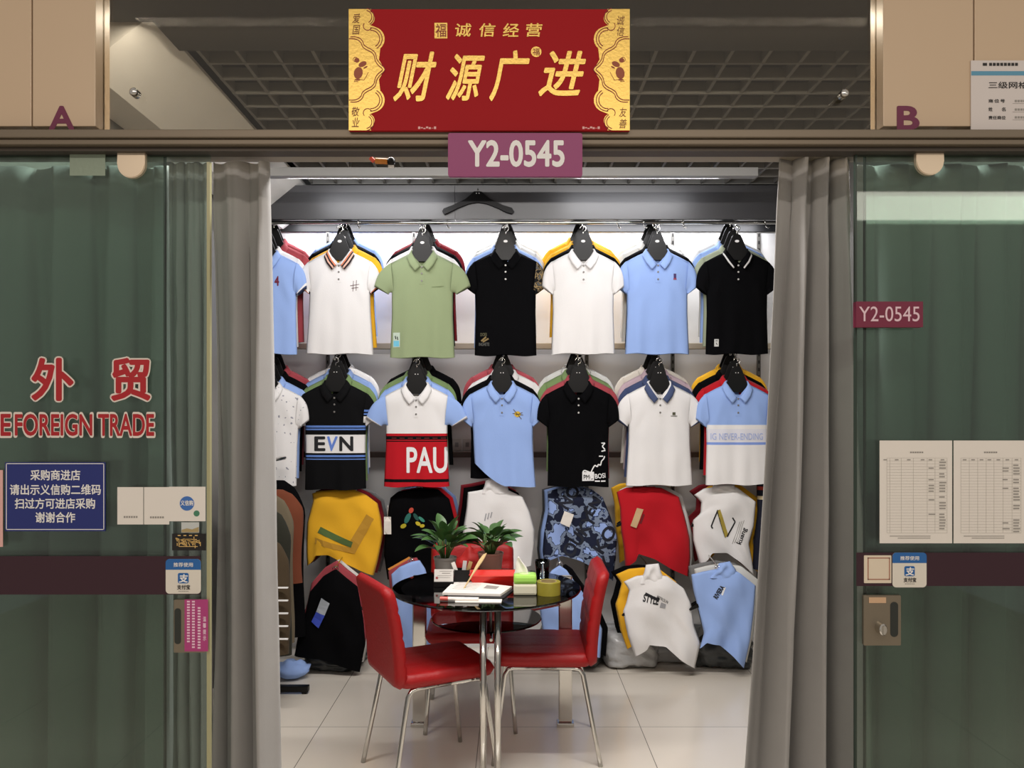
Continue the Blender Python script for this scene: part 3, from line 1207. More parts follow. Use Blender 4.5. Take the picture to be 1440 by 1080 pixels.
def polyval(xs, t):
    for (t0, v0), (t1, v1) in zip(xs, xs[1:]):
        if t <= t1:
            k = (t - t0) / (t1 - t0) if t1 > t0 else 0
            return v0 + (v1 - v0) * k
    return xs[-1][1]


def body_bm(L, hw, seed, hem_l=0.0, hem_r=0.0, T=.03, shift=0.0):
    rnd = random.Random(seed)
    ph = [rnd.uniform(0, 6.28) for _ in range(10)]
    NU, NV = 36, 34
    SH = .205
    Wp = [(0, SH), (.16, .197), (.32, .188), (.55, lerp(.188, hw, .35) - .004), (1, hw)]

    def top(u, front):
        x = abs(u) * SH
        if x < .072:
            return (-.094 + .082 * (x / .072) ** .9) if front else -.008 - .004 * (x / .072)
        return -.012 - .066 * ((x - .072) / (SH - .072)) ** 1.15

    def surf(u, v, front):
        W = polyval(Wp, v)
        zt = top(u, front)
        hz = -L + .004 * math.sin(u * 5 + ph[0]) + hem_l * max(0, -u) ** 1.2 + hem_r * max(0, u) ** 1.2
        z = lerp(zt, hz, v)
        x = u * W + shift * v * v
        au = abs(u)
        T0 = .032 * max(0, 1 - au / .5)
        Tb = T * (1 - au ** 3) ** .6 + .001
        k = min(1, v * 7)
        f = lerp(T0, Tb, k * (2 - k))
        e = (1 - au ** 6)
        wr = .0045 * math.sin(u * 7 + ph[1] + v * 1.5) * v + .003 * math.sin(u * 13 + ph[2]) * v * v
        wr += .005 * math.exp(-((au - .75) / .25) ** 2) * math.sin(v * 16 - au * 7 + ph[3]) * math.exp(-((v - .3) / .2) ** 2)
        wr += .004 * noise.noise(Vector((u * 2.2 + seed, v * 3.5, seed * 1.7)))
        y = -(f + wr * e * min(1, v * 5)) if front else (f * .55 - wr * e * .4)
        return (x, y, z)
    bm = NB()
    gf = [[bm.verts.new(surf(-1 + 2 * i / NU, j / NV, True)) for i in range(NU + 1)] for j in range(NV + 1)]
    gb = [[None] * (NU + 1) for _ in range(NV + 1)]
    for j in range(NV + 1):
        for i in range(NU + 1):
            if i in (0, NU):
                gb[j][i] = gf[j][i]
            elif j == 0 and abs(-1 + 2 * i / NU) * SH > .078:
                gb[j][i] = gf[j][i]
            else:
                gb[j][i] = bm.verts.new(surf(-1 + 2 * i / NU, j / NV, False))
    for j in range(NV):
        for i in range(NU):
            bm.faces.new((gf[j][i], gf[j + 1][i], gf[j + 1][i + 1], gf[j][i + 1]))
            q = [gb[j][i], gb[j][i + 1], gb[j + 1][i + 1], gb[j + 1][i]]
            if len(set(q)) == 4:
                try:
                    bm.faces.new(q)
                except ValueError:
                    pass
    return bm


def sleeve_bm(s, seed, drop=0.0, trim=(.9,), out=0.0):
    rnd = random.Random(seed)
    ph = rnd.uniform(0, 6.28)
    T_, A_ = Vector((.192, -.068)), Vector((.172, -.262))
    C2, B2 = Vector((.252 + out, -.226 - drop)), Vector((.186 + out * .5, -.276 - drop))
    NS, NA = 12, 24
    bm = NB()
    rings = []
    for i in range(NS + 1):
        t = i / NS
        up = T_.lerp(C2, t)
        up += Vector((.018, .018)) * math.sin(PI * t) * .9
        lo = A_.lerp(B2, t)
        lo += Vector((.004, .012)) * math.sin(PI * t)
        c = (up + lo) / 2
        h = (up - lo) / 2
        ry = lerp(.026, .02, t)
        ring = []
        for k in range(NA):
            a = 2 * PI * k / NA
            q = c + h * math.cos(a)
            wob = 1 + .12 * math.sin(3 * a + ph + t * 3)
            ring.append(bm.verts.new((s * q.x, ry * math.sin(a) * wob * abs(math.sin(a)) ** .0, q.y)))
        rings.append(ring)
    for i in range(NS):
        mi = 0
        for n_, th in enumerate(trim):
            if i / NS >= th - 1e-6:
                mi = n_ + 1
        for k in range(NA):
            bm.faces.new((rings[i][k], rings[i][(k + 1) % NA], rings[i + 1][(k + 1) % NA], rings[i + 1][k])).material_index = mi
    # folded-in cuff
    inner = [bm.verts.new(v.co + (Vector((s * (.25 + out), 0, -.245 - drop)) - v.co) * .12 + Vector((-s * .012, 0, .012))) for v in rings[-1]]
    for k in range(NA):
        bm.faces.new((rings[-1][k], rings[-1][(k + 1) % NA], inner[(k + 1) % NA], inner[k])).material_index = len(trim)
    return bm


def collar_bm(open_=1.0):
    I = [(0, (.007, -.038, -.094)), (.2, (.03, -.040, -.062)), (.42, (.060, -.024, -.014)), (.6, (.070, .004, .010)), (.8, (.050, .028, .016)), (1, (0, .036, .018))]
    O = [(0, (.040, -.050, -.128)), (.2, (.074, -.044, -.086)), (.42, (.094, -.026, -.044)), (.6, (.094, .006, -.026)), (.8, (.062, .036, -.022)), (1, (0, .044, -.022))]

    def at(K, t):
        for (t0, a), (t1, b) in zip(K, K[1:]):
            if t <= t1 + 1e-9:
                k = (t - t0) / (t1 - t0)
                return Vector(a).lerp(Vector(b), k)
    NT, NC = 20, 5
    bm = NB()
    for s in (-1, 1):
        g = []
        for i in range(NT + 1):
            t = i / NT
            a, b = at(I, t), at(O, t)
            row = []
            for c in range(NC + 1):
                q = c / NC
                p = a.lerp(b, q)
                p.y -= .006 * math.sin(PI * q) * (1 if t < .6 else -1)
                row.append(bm.verts.new((s * p.x, p.y, p.z)))
            g.append(row)
        for i in range(NT):
            for c in range(NC):
                q = (g[i][c], g[i + 1][c], g[i + 1][c + 1], g[i][c + 1])
                f = bm.faces.new(q if s > 0 else q[::-1])
                f.material_index = c
        # stand inside the neck
        st = []
        for i in range(6, NT + 1):
            t = i / NT
            a = at(I, t)
            st.append((g[i][0], bm.verts.new((s * (abs(a.x) * .93), a.y * .93, a.z - .03))))
        for (a0, b0), (a1, b1) in zip(st, st[1:]):
            q = (a0, b0, b1, a1)
            bm.faces.new(q if s > 0 else q[::-1]).material_index = 0
    return bm


def shared_mesh(name, bm, recalc=True):
    me = bpy.data.meshes.new(name)
    if recalc:
        bmesh.ops.recalc_face_normals(bm, faces=bm.faces[:])
    bm.to_mesh(me)
    bm.free()
    for p in me.polygons:
        p.use_smooth = True
    return me


class Shirt:
    """a polo whose parts are children of an Empty at its collar"""

    def __init__(self, loc, L, hw, label, cat, group, mats, seed, roll=0.0, front=True, **k):
        self.t = t = thing(k.get('name', 'polo_shirt'), label, cat, loc, (0, roll, 0), group)
        bm = body_bm(L, hw, seed, k.get('hem_l', 0), k.get('hem_r', 0), shift=k.get('shift', 0))
        self.bvh = BVHTree.FromBMesh(bm)
        obj('body', bm, mats['body'], t, smooth=True)
        sm = mats.get('sleeve', mats['body'])
        trims = mats.get('trims', [])
        for s in (-1, 1):
            m_ = mats.get('sleeve_r', sm) if s > 0 else sm
            bm = sleeve_bm(s, seed + s, k.get('drop', 0), tuple(x for x, _ in trims), k.get('out', 0))
            obj('sleeve', bm, [m_] + [mm for _, mm in trims], t, smooth=True)
        cm = mats.get('collar', mats['body'])
        if not isinstance(cm, list):
            cm = [cm] * 5
        bm = collar_bm()
        o = obj('collar', bm, cm, t, smooth=True)
        sd = o.modifiers.new('thick', 'SOLIDIFY')
        sd.thickness = .0035
        if front:
            bm = NB()
            n = 12
            g = []
            for j in range(n + 1):
                z = lerp(-.092, -.205, j / n)
                g.append([bm.verts.new((x, self.y(x, z) - .0018, z)) for x in (-.015, -.0145, .0145, .015)])
            for j in range(n):
                for i in range(3):
                    bm.faces.new((g[j][i], g[j + 1][i], g[j + 1][i + 1], g[j][i + 1]))
            obj('placket', bm, mats.get('placket', mats['body']), t, smooth=True)
            for z in (-.1, -.14, -.185):
                bm = NB()
                lathe(bm, [(0, .002), (.005, .002), (.0058, .001), (.0058, -.001)], 12)
                bmesh.ops.transform(bm, matrix=Matrix.Translation((0, self.y(0, z) - .004, z)) @ Matrix.Rotation(PI / 2, 4, 'X'), verts=bm.verts[:])
                obj('button', bm, mats.get('button', BUT), t)

    def y(self, x, z):
        h = self.bvh.ray_cast(Vector((x, -1, z)), Vector((0, 1, 0)))
        return h[0].y if h[0] else -.02

    def lay(self, bm, m, name='print', lift=.0025, sub=True):
        if sub:
            for _ in range(2):
                es = [e for e in bm.edges if e.calc_length() > .02]
                if es:
                    bmesh.ops.subdivide_edges(bm, edges=es, cuts=1)
            bmesh.ops.triangulate(bm, faces=bm.faces[:])
        for v in bm.verts:
            v.co.y = self.y(v.co.x, v.co.z) - lift + v.co.y
        return obj(name, bm, m, self.t)

    def text(self, s, x0, x1, z0, z1, m, bold=.02, roll=0, name='lettering', shear=0):
        bm = fit_text(s, x1 - x0, z1 - z0, bold, shear, 0)
        move(bm, (x0 + x1) / 2, 0, (z0 + z1) / 2, roll)
        return self.lay(bm, m, name)

    def quads(self, qs, m, name='print'):
        bm = NB()
        for q in qs:
            bm.faces.new([bm.verts.new((x, 0, z)) for x, z in q])
        return self.lay(bm, m, name)

    def strokes(self, lines, wd, m, name='print'):
        bm = NB()
        for pts in lines:
            pts = [Vector(p) for p in pts]
            for a, b in zip(pts, pts[1:]):
                d = (b - a)
                if d.length < 1e-6:
                    continue
                n = Vector((-d.y, d.x)).normalized() * wd / 2
                q = [a + n, b + n, b - n, a - n]
                bm.faces.new([bm.verts.new((v.x, 0, v.y)) for v in q])
        return self.lay(bm, m, name)


BUT = mat('button_grey', (120, 116, 112), .35)
ORD = ['directly', 'second', 'third', 'fourth']
ARM_M = CHROME
D1, D2 = 4.84, 4.82
px2m = lambda d: d / F


def stack(row, cx, y0, hem, hwpx, dy, short, label, mats, rears, seed, rowname, **k):
    d = (D1 if row == 1 else D2) + dy
    loc = P(cx, y0, d)
    L = (hem - y0) / F * d
    hw = hwpx / F * d
    sh = Shirt(loc, L, hw, label, 'polo shirt', 'front polo shirts in the %s row' % rowname, mats, seed, **k)
    st = 1 if row == 1 else 2
    hanger(loc + Vector((0, 0, 0)), 'black hanger holding the ' + short, st, 'hangers in the %s row' % rowname)
    dyr, dzr = .062, .038
    for i, rc in enumerate(rears):
        cname, colr = rc if isinstance(rc, tuple) else (rc, rc)
        lo = loc + Vector((random.Random(seed + i).uniform(-.012, .012), dyr * (i + 1), dzr * (i + 1)))
        Shirt(lo, L - .01, hw, '%s polo %s behind the %s' % (cname, ORD[i], short), 'polo shirt', 'rear polo shirts in the %s row' % rowname,
              {'body': C_[colr]}, seed * 7 + i, front=False)
        hanger(lo, 'hanger of the %s polo %s behind the %s' % (cname, ORD[i], short), st if i == 0 else 0, 'hangers in the %s row' % rowname)
    # the sloping arm the hangers hang on
    n = len(rears)
    za = loc.z + .152 - .0045
    a0 = Vector((loc.x, loc.y - .03, za - .03 * dzr / dyr))
    a1 = Vector((loc.x, loc.y + dyr * (n + .4), za + dzr * (n + .4)))
    bm = NB()
    tube(bm, [a0 + Vector((0, -.002, .012)), a0, a1, Vector((loc.x, 5.249, a1.z + .005))], .004, 8)
    o = obj('display_hook', bm, CHROME, smooth=True)
    tag(o, 'sloping chrome arm carrying the hangers of the ' + short, 'display hook', 'display hooks on the back wall')
    return sh


STR1 = [C_['white'], cloth('collar_orange', (214, 130, 96)), cloth('collar_dark', (50, 40, 44)), cloth('collar_pink', (226, 180, 160)), cloth('collar_dark', (50, 40, 44))]
INK_R = mat('ink_wine', (110, 28, 52), .8)
INK_K = mat('ink_black', (24, 24, 28), .8)
INK_W = mat('ink_white', (232, 232, 232), .8)
INK_B = mat('ink_blue', (96, 130, 210), .8)

# ---- top row
s = stack(1, 374, 354, 498, 44, -.02, 'light blue polo with a 4', 'light blue polo with a wine-red 4, half hidden by the left curtain',
          {'body': C_['light blue'], 'trims': [(.83, C_['white']), (.9, C_['navy'])]}, ['white', 'dusty red', 'dusty red'], 1, 'top')
s.text('4', .062, .090, -.215, -.155, INK_R, .03, name='number')
s = stack(1, 478, 352, 498, 47.5, .01, 'white polo with striped collar', 'white polo with orange striped collar and scribbled cross emblem',
          {'body': C_['white'], 'collar': STR1, 'trims': [(.85, cloth('collar_orange', (214, 130, 96))), (.92, C_['black'])]}, ['mustard', 'black', ('light blue', 'light blue')], 2, 'top')
s.strokes([[(.070, -.225), (.125, -.215)], [(.078, -.24), (.12, -.235)], [(.090, -.195), (.086, -.26)], [(.108, -.19), (.106, -.255)]], .003, mat('ink_brown', (90, 60, 60), .8))
s = stack(1, 594, 354, 503, 45.5, -.025, 'sage green polo', 'sage green polo with a blue patch at its hem',
          {'body': C_['sage green']}, ['white', 'black', 'dark red'], 3, 'top', out=.045, drop=-.012)
s.quads([[(-.178, -.59), (-.135, -.59), (-.135, -.50), (-.178, -.50)]], mat('patch_pale', (190, 206, 190), .7), 'patch')
s.quads([[(-.175, -.585), (-.14, -.585), (-.14, -.55), (-.175, -.55)]], mat('patch_blue', (110, 190, 216), .7), 'patch_panel').location.y = -.001
s.strokes([[(-.165, -.52), (-.16, -.54)], [(-.152, -.525), (-.148, -.545)]], .006, INK_K).location.y = -.0015
s.quads([[(.06, -.225), (.135, -.218), (.135, -.214), (.06, -.221)]], cloth('sage_dark', (124, 138, 100)), 'pocket_edge')
s = stack(1, 711, 352, 500, 43.5, .01, 'black polo with patterned sleeve', 'black polo with one gold-patterned sleeve and faint hem print',
          {'body': C_['black'], 'sleeve_r': noisy('sleeve_gold', [(0, (20, 20, 22)), (.5, (150, 128, 90)), (.56, (24, 24, 26)), (.6, (90, 90, 90))], 40), 'trims': [], 'button': mat('button_pale', (190, 188, 184), .3)},
          ['light blue', 'light grey', ('light grey', 'light grey')], 4, 'top')
s.text('DOES', -.155, -.115, -.535, -.515, mat('ink_olive', (100, 96, 70), .8), .01)
s.text('INGHETE', -.165, -.1, -.595, -.575, mat('ink_grey', (96, 96, 92), .8), .01)
s.strokes([[(-.15, -.565), (-.12, -.54)], [(-.14, -.57), (-.105, -.55)]], .01, mat('ink_tan', (130, 110, 70), .8))
s = stack(1, 820, 352, 498, 44.5, -.025, 'plain white polo', 'plain white polo between the black and the light blue ones',
          {'body': C_['white']}, ['black', 'mustard', ('mustard', 'mustard')], 5, 'top')
s = stack(1, 924, 352, 498, 45, .01, 'light blue polo with crest', 'light blue polo with a small dark crest on the chest',
          {'body': C_['light blue']}, ['black', 'light grey', 'light grey'], 6, 'top')
s.quads([[(.096, -.15), (.112, -.15), (.112, -.18), (.096, -.18)]], mat('ink_crest', (70, 50, 100), .8), 'crest')
s.quads([[(.093, -.188), (.115, -.188), (.112, -.178), (.096, -.178)]], mat('ink_crest_red', (150, 60, 80), .8), 'crest')
wt = cloth('tip_white', (210, 208, 206))
s = stack(1, 1036, 352, 498, 44, -.02, 'black polo with white-tipped collar', 'black polo with white-tipped collar next to the right curtain',
          {'body': C_['black'], 'collar': [C_['black']] * 3 + [wt, C_['black']], 'trims': [], 'button': mat('button_pale', (190, 188, 184), .3)},
          ['pale green', 'light blue', 'light grey'], 7, 'top')
s.quads([[(-.145, -.595), (-.118, -.595), (-.118, -.55), (-.145, -.55)]], mat('patch_white', (200, 200, 196), .7), 'patch')
s.strokes([[(-.137, -.56), (-.126, -.56)], [(-.134, -.572), (-.128, -.585)]], .004, INK_K).location.y = -.001

# ---- second row
DOT = noisy('cloth_speckled', [(0, WH), (.74, WH), (.76, (150, 150, 160))], 60, detail=0)
s = stack(2, 377, 540, 684, 40, -.02, 'speckled white polo', 'speckled white polo, half hidden by the left curtain under the blue one',
          {'body': DOT}, ['light blue', 'black', 'dusty red'], 11, 'second')
EV = bands('cloth_evn', [(0, BK), (-.48, (96, 130, 200)), (-.472, BK), (-.464, (96, 130, 200)), (-.453, BK), (-.438, WH), (-.325, BK), (-.297, (96, 130, 200)),
                         (-.288, BK), (-.282, (96, 130, 200)), (-.27, BK)])
EV.node_tree.nodes['Color Ramp'].color_ramp.elements[0].color = lin(BK)
SV = cloth('white', WH)
SVM = bands('cloth_evn_sleeve', [(0, WH), (-.215, BK), (-.205, (96, 130, 200)), (-.195, BK), (-.185, (96, 130, 200)), (-.172, BK)])
s = stack(2, 472, 537, 688, 43, .0, 'black polo lettered EVN', 'black polo with white chest band lettered EVN and blue stripes',
          {'body': EV, 'sleeve': SVM}, ['olive green', 'light blue', 'white'], 12, 'second')
s.text('E', -.125, -.055, -.425, -.335, INK_K, .03)
s.text('V', -.045, .02, -.425, -.335, INK_B, .03, shear=.1)
s.text('N', .03, .115, -.425, -.335, INK_K, .03)
PB = bands('cloth_pau', [(0, RD), (-.60, BK), (-.582, RD), (-.355, BK), (-.347, RD), (-.342, BK), (-.320, RD), (-.305, WH)])
s = stack(2, 586, 540, 684, 46, -.025, 'red and white polo lettered PAU', 'white and red polo with big white letters PAU and pale blue sleeves',
          {'body': PB, 'collar': C_['white'], 'placket': C_['white'], 'sleeve': C_['light blue'], 'trims': [(.84, C_['white'])]}, ['light blue', 'olive green', 'black'], 13, 'second', out=.06, drop=-.015)
s.text('PAU', -.058, .19, -.545, -.385, INK_W, .02)
s.strokes([[(-.15 + .05 * k, -.331), (-.12 + .05 * k, -.331)] for k in range(7)], .004, mat('ink_deep_red', (120, 20, 26), .8))
s = stack(2, 706, 538, 684, 43, .0, 'light blue polo with yellow ball', 'light blue polo with a yellow ball emblem, its left hem pulled up',
          {'body': C_['light blue']}, ['black', 'white', 'dusty red'], 14, 'second', hem_l=.14, shift=.02)
s.quads([[(.095 + .02 * math.cos(a), -.195 + .018 * math.sin(a)) for a in [2 * PI * k / 14 for k in range(14)]]], mat('ink_yellow', (206, 170, 50), .7), 'emblem')
s.strokes([[(.065, -.19), (.13, -.2)], [(.07, -.165), (.12, -.225)], [(.085, -.2), (.125, -.185)]], .0035, mat('ink_dark_olive', (90, 74, 40), .8)).location.y = -.001
s = stack(2, 813, 538, 684, 43, -.025, 'black polo with skyline print', 'black polo with a white skyline print at its lower right',
          {'body': C_['black'], 'button': mat('button_pale', (190, 188, 184), .3)}, ['dusty red', 'olive green', 'light grey'], 15, 'second')
s.quads([[(.022, -.60), (.095, -.60), (.095, -.545), (.022, -.545)]], INK_W, 'print_block')
s.text('PMC', .03, .088, -.592, -.562, INK_K, .01).location.y = -.001
s.strokes([[(.025, -.545), (.035, -.535), (.075, -.55), (.09, -.52), (.1, -.505), (.115, -.515), (.12, -.50), (.135, -.505), (.14, -.48), (.155, -.465), (.16, -.45)],
           [(.125, -.45), (.15, -.45)], [(.14, -.37), (.162, -.37), (.145, -.39), (.162, -.41)], [(.14, -.42), (.165, -.415)]], .007, INK_W)
s.text('BOSI', .1, .165, -.585, -.555, INK_W, .02, roll=-.1)
s.strokes([[(.1, -.602), (.13, -.602)], [(.137, -.602), (.165, -.602)]], .008, INK_W)
NVc = cloth('navy_trim', (72, 84, 118))
s = stack(2, 927, 538, 682, 47, .0, 'white polo with navy collar', 'white polo with navy collar and navy sleeve edges',
          {'body': C_['white'], 'collar': [C_['white'], NVc, NVc, NVc, NVc], 'trims': [(.84, NVc)]}, [('navy', 'navy'), 'mauve', 'beige'], 16, 'second', out=.02)
s.quads([[(.075, -.20), (.094, -.20), (.094, -.183), (.075, -.183)]], mat('ink_moss', (80, 80, 60), .8), 'emblem')
s.strokes([[(.065, -.206), (.105, -.206)]], .004, mat('ink_moss', (80, 80, 60), .8))
ND = bands('cloth_never', [(0, WH), (-.382, (130, 156, 222)), (-.368, (222, 222, 230)), (-.285, WH), (-.262, LB)])
s = stack(2, 1036, 538, 681, 44, -.02, 'polo lettered NEVER-ENDING', 'light blue and white polo lettered NEVER-ENDING near the right curtain',
          {'body': ND, 'collar': C_['light blue'], 'placket': C_['light blue'], 'sleeve': C_['light blue']}, ['red', 'black', 'mustard'], 17, 'second')
s.text('IG NEVER-ENDING', -.165, .155, -.35, -.31, mat('ink_lilac', (170, 184, 226), .8), .006)

# free hanger hung on the fascia
c = P(672, 281, 4.78)
t = thing('clothes_hanger', 'empty black hanger hooked on the black fascia board', 'hanger', c)
k = 4.78 / F
prof = [(-50, 17), (-48, 13), (-35, 8), (-18, 0), (-8, -8), (-5, -11), (5, -11), (8, -8), (18, 0), (35, 8), (48, 12), (51, 17), (48, 20), (40, 18), (28, 12), (12, 6), (0, 4), (-12, 6), (-28, 12), (-40, 18), (-47, 21)]
bm = NB()
prism(bm, [(x * k, -z * k) for x, z in prof], -.014, .004)
obj('body', bm, BLACKP, t)
bm = NB()
tube(bm, [(0, -.002, .045), (0, -.002, .06), (0, .004, .075), (0, .012, .07)], .003, 8)
obj('hook', bm, CHROME, t, smooth=True)
bm = NB()
for s_ in (-1, 1):
    prism(bm, [(s_ * .008 + .003 * math.cos(2 * PI * q / 8), .036 + .003 * math.sin(2 * PI * q / 8)) for q in range(8)], -.0152, -.0141)
obj('badge', bm, WHITEI, t)


# ---------------------------------------------------------------- draped tops in the lower rows
def drape_bm(loc, d, left, right, top, bottom, T, seed, scale=1.0, NU=30, NV=30, folds=1.0):
    rnd = random.Random(seed)
    ph = [rnd.uniform(0, 6.28) for _ in range(8)]

    def L(pl):
        return [((P(x, y, d).x - loc.x) * scale, (P(x, y, d).z - loc.z) * scale) for x, y in pl]
    left, right, top, bottom = L(left), L(right), L(top), L(bottom)

    def pos(u, v):
        l, r = poly_at(left, v), poly_at(right, v)
        t_, b = poly_at(top, u), poly_at(bottom, u)
        c00, c10, c01, c11 = top[0], top[-1], bottom[0], bottom[-1]
        return [(1 - u) * l[i] + u * r[i] + (1 - v) * t_[i] + v * b[i]
                - ((1 - u) * (1 - v) * c00[i] + u * (1 - v) * c10[i] + (1 - u) * v * c01[i] + u * v * c11[i]) for i in (0, 1)]
    bm = NB()

    def surf(u, v, front):
        x, z = pos(u, v)
        e = (max(0, 1 - abs(2 * u - 1) ** 3)) ** .6 * (min(1, v * 4 + .25)) ** .6
        w_ = folds * 1.7 * (.006 * math.sin(u * 9 + v * 5 + ph[0]) + .005 * math.sin((u - v) * 11 + ph[1]) * v + .008 * noise.noise(Vector((u * 2.5 + seed, v * 2.5, seed))))
        w_ += folds * .008 * math.sin(u * 16 + ph[2] + v * 2) * max(0, v - .45)
        y = -(T * e + w_ * e) if front else T * .5 * e
        return (x, y, z)
    gf = [[bm.verts.new(surf(i / NU, j / NV, True)) for i in range(NU + 1)] for j in range(NV + 1)]
    gb = [[gf[j][i] if i in (0, NU) else bm.verts.new(surf(i / NU, j / NV, False)) for i in range(NU + 1)] for j in range(NV + 1)]
    for j in range(NV):
        for i in range(NU):
            bm.faces.new((gf[j][i], gf[j + 1][i], gf[j + 1][i + 1], gf[j][i + 1]))
            bm.faces.new((gb[j][i], gb[j][i + 1], gb[j + 1][i + 1], gb[j + 1][i]))
    for i in range(NU):                               # closed along the shoulders
        q = [gf[0][i], gf[0][i + 1], gb[0][i + 1], gb[0][i]]
        u_ = []
        for v in q:
            if v not in u_:
                u_.append(v)
        if len(u_) > 2:
            bm.faces.new(u_)
    return bm


class Drape(Shirt):
    def __init__(self, name, label, cat, group, d, left, right, top, bottom, m, T, seed, anchor=None, off=(0, 0, 0), folds=1.0):
        self.d = d
        a = anchor or top[len(top) // 2]
        self.loc = P(a[0], a[1], d)
        self.t = thing(name, label, cat, self.loc + Vector(off), (0, 0, 0), group)
        bm = drape_bm(self.loc, d, left, right, top, bottom, T, seed, folds=folds)
        self.bvh = BVHTree.FromBMesh(bm)
        obj('body', bm, m, self.t, smooth=True)

    def q(self, x, y):
        p = P(x, y, self.d)
        return (p.x - self.loc.x, p.z - self.loc.z)

    def poly(self, pts, m, name='print', lift=0.0):
        o = self.quads([[self.q(*p) for p in pts]], m, name)
        o.location.y = -lift
        return o

    def line(self, pts, wpx, m, name='print'):
        return self.strokes([[self.q(*p) for p in pts]], wpx / F * self.d, m, name)

    def write(self, s, x, y, wpx, hpx, m, bold=.02, roll=0, name='lettering'):
        c = self.q(x, y)
        k = self.d / F
        bm = fit_text(s, wpx * k, hpx * k, bold, 0, 0)
        move(bm, c[0], 0, c[1], roll)
        return self.lay(bm, m, name)

    def neck(self, left, right, m, T=.02, folds=.5):
        bm = drape_bm(self.loc, self.d, left, right, [left[0], right[0]], [left[-1], right[-1]], T, 5, NU=14, NV=12, folds=folds)
        for v in bm.verts:
            v.co.y -= .008
        return obj('collar', bm, m, self.t, smooth=True)


def shift_pl(pl, dx, dy):
    return [(x + dx, y + dy) for x, y in pl]


def top_stack(short, label, d, left, right, top, bottom, m, rears, seed, group='draped tops in the third row', name='t_shirt', T=.034, hang=True, roll=0.0, anchor=None, hoff=(0, 0)):
    D = Drape(name, label, 'shirt', group, d, left, right, top, bottom, m, T, seed, anchor)
    tx, ty = top[len(top) // 2]
    for i, (cn, dx, dy) in enumerate(rears):
        dd = d + .09 * (i + 1)
        f = lambda pl: [((x - CX) * 1.0 + CX + dx, y + dy) for x, y in pl]
        Drape(name, '%s top %s behind the %s' % (cn, ORD[i], short), 'shirt', 'rear ' + group, dd, f(left), f(right), f(top), f(bottom), C_[cn], T * .7, seed + 10 + i)
    if hang:
        for i in range(len(rears) + 1):
            p = P(tx + hoff[0], ty + 32 + hoff[1], d + .09 * i) + Vector((0, 0, .012 * i))
            hanger(p, ('black hanger inside the ' + short) if i == 0 else 'hanger of the %s top %s behind the %s' % (rears[i - 1][0], ORD[i - 1], short), 0,
                   'hangers in the lower rows', roll)
    p = P(tx + hoff[0], ty + 32 + hoff[1], d)
    za = p.z + .147
    a1 = Vector((p.x, d + .09 * len(rears) + .03, za + .012 * len(rears) + .004))
    bm = NB()
    tube(bm, [(p.x, d - .012, za + .004), (p.x, d - .010, za - .004), a1, (p.x, 5.249, a1.z)], .004, 8)
    tag(obj('display_hook', bm, CHROME, smooth=True), 'chrome arm carrying the ' + short, 'display hook', 'display hooks on the back wall')
    return D


# third row
s = top_stack('mustard yellow top', 'mustard yellow T-shirt with green bar print under the EVN polo', 4.88,
              [(439, 694), (440, 705), (436, 720), (432, 735), (431, 760), (431, 778), (432, 796)],
              [(531, 708), (536, 730), (539, 750), (534, 775), (531, 790), (526, 809)],
              [(439, 694), (450, 690), (470, 689), (497, 688), (515, 696), (531, 708)],
              [(432, 796), (441, 788), (445, 780), (463, 779), (485, 790), (505, 801), (526, 809)],
              C_['mustard'], [('dark red', 5, -3), ('grey', 9, -5)], 31)
OLV = mat('print_olive', (196, 146, 46), .85)
s.poly([(489, 768), (517, 722), (527, 729), (500, 778)], OLV)
s.poly([(444, 755), (489, 768), (500, 778), (444, 764)], OLV)
s.poly([(452, 740), (498, 761), (495, 769), (448, 748)], mat('print_green', (84, 108, 56), .85), lift=.001)

s = top_stack('black top with red piping', 'black T-shirt with colourful bird print and a white hang tag', 4.88,
              [(549, 700), (542, 740), (540, 780), (545, 815)], [(632, 702), (639, 730), (640, 760), (638, 800)],
              [(549, 700), (560, 691), (590, 686), (616, 688), (632, 702)], [(545, 815), (575, 812), (610, 806), (638, 800)],
              C_['black'], [('red', 5, -2), ('steel blue', 9, -4)], 32)
for (ex, ey, rx, ry, tl), c in (((579, 717, 3.2, 4.2, .5), (190, 70, 50)), ((574, 728, 3.6, 8, .45), (40, 110, 100)), ((568, 739, 4.6, 3, -.5), (190, 176, 40)),
                                ((589, 735, 4, 2.6, .5), (200, 180, 40)), ((595, 738, 3.4, 2.4, -.2), (196, 176, 40)), ((586, 726, 2.6, 6, -.6), (26, 80, 72)), ((594, 729, 2.2, 5.5, -.9), (60, 140, 120))):
    s.poly([(ex + rx * math.cos(a) * math.cos(tl) - ry * math.sin(a) * math.sin(tl), ey + rx * math.cos(a) * math.sin(tl) + ry * math.sin(a) * math.cos(tl)) for a in [2 * PI * k / 12 for k in range(12)]],
           mat('print_%d_%d_%d' % c, c, .8), 'bird_print')
o = s.poly([(541.5, 725.5), (551.5, 725.5), (551.5, 750), (541.5, 750)], WHITEP, 'hang_tag', .02)
s.line([(547, 709), (546, 725)], .8, WHITEP, 'tag_string').location.y = -.02

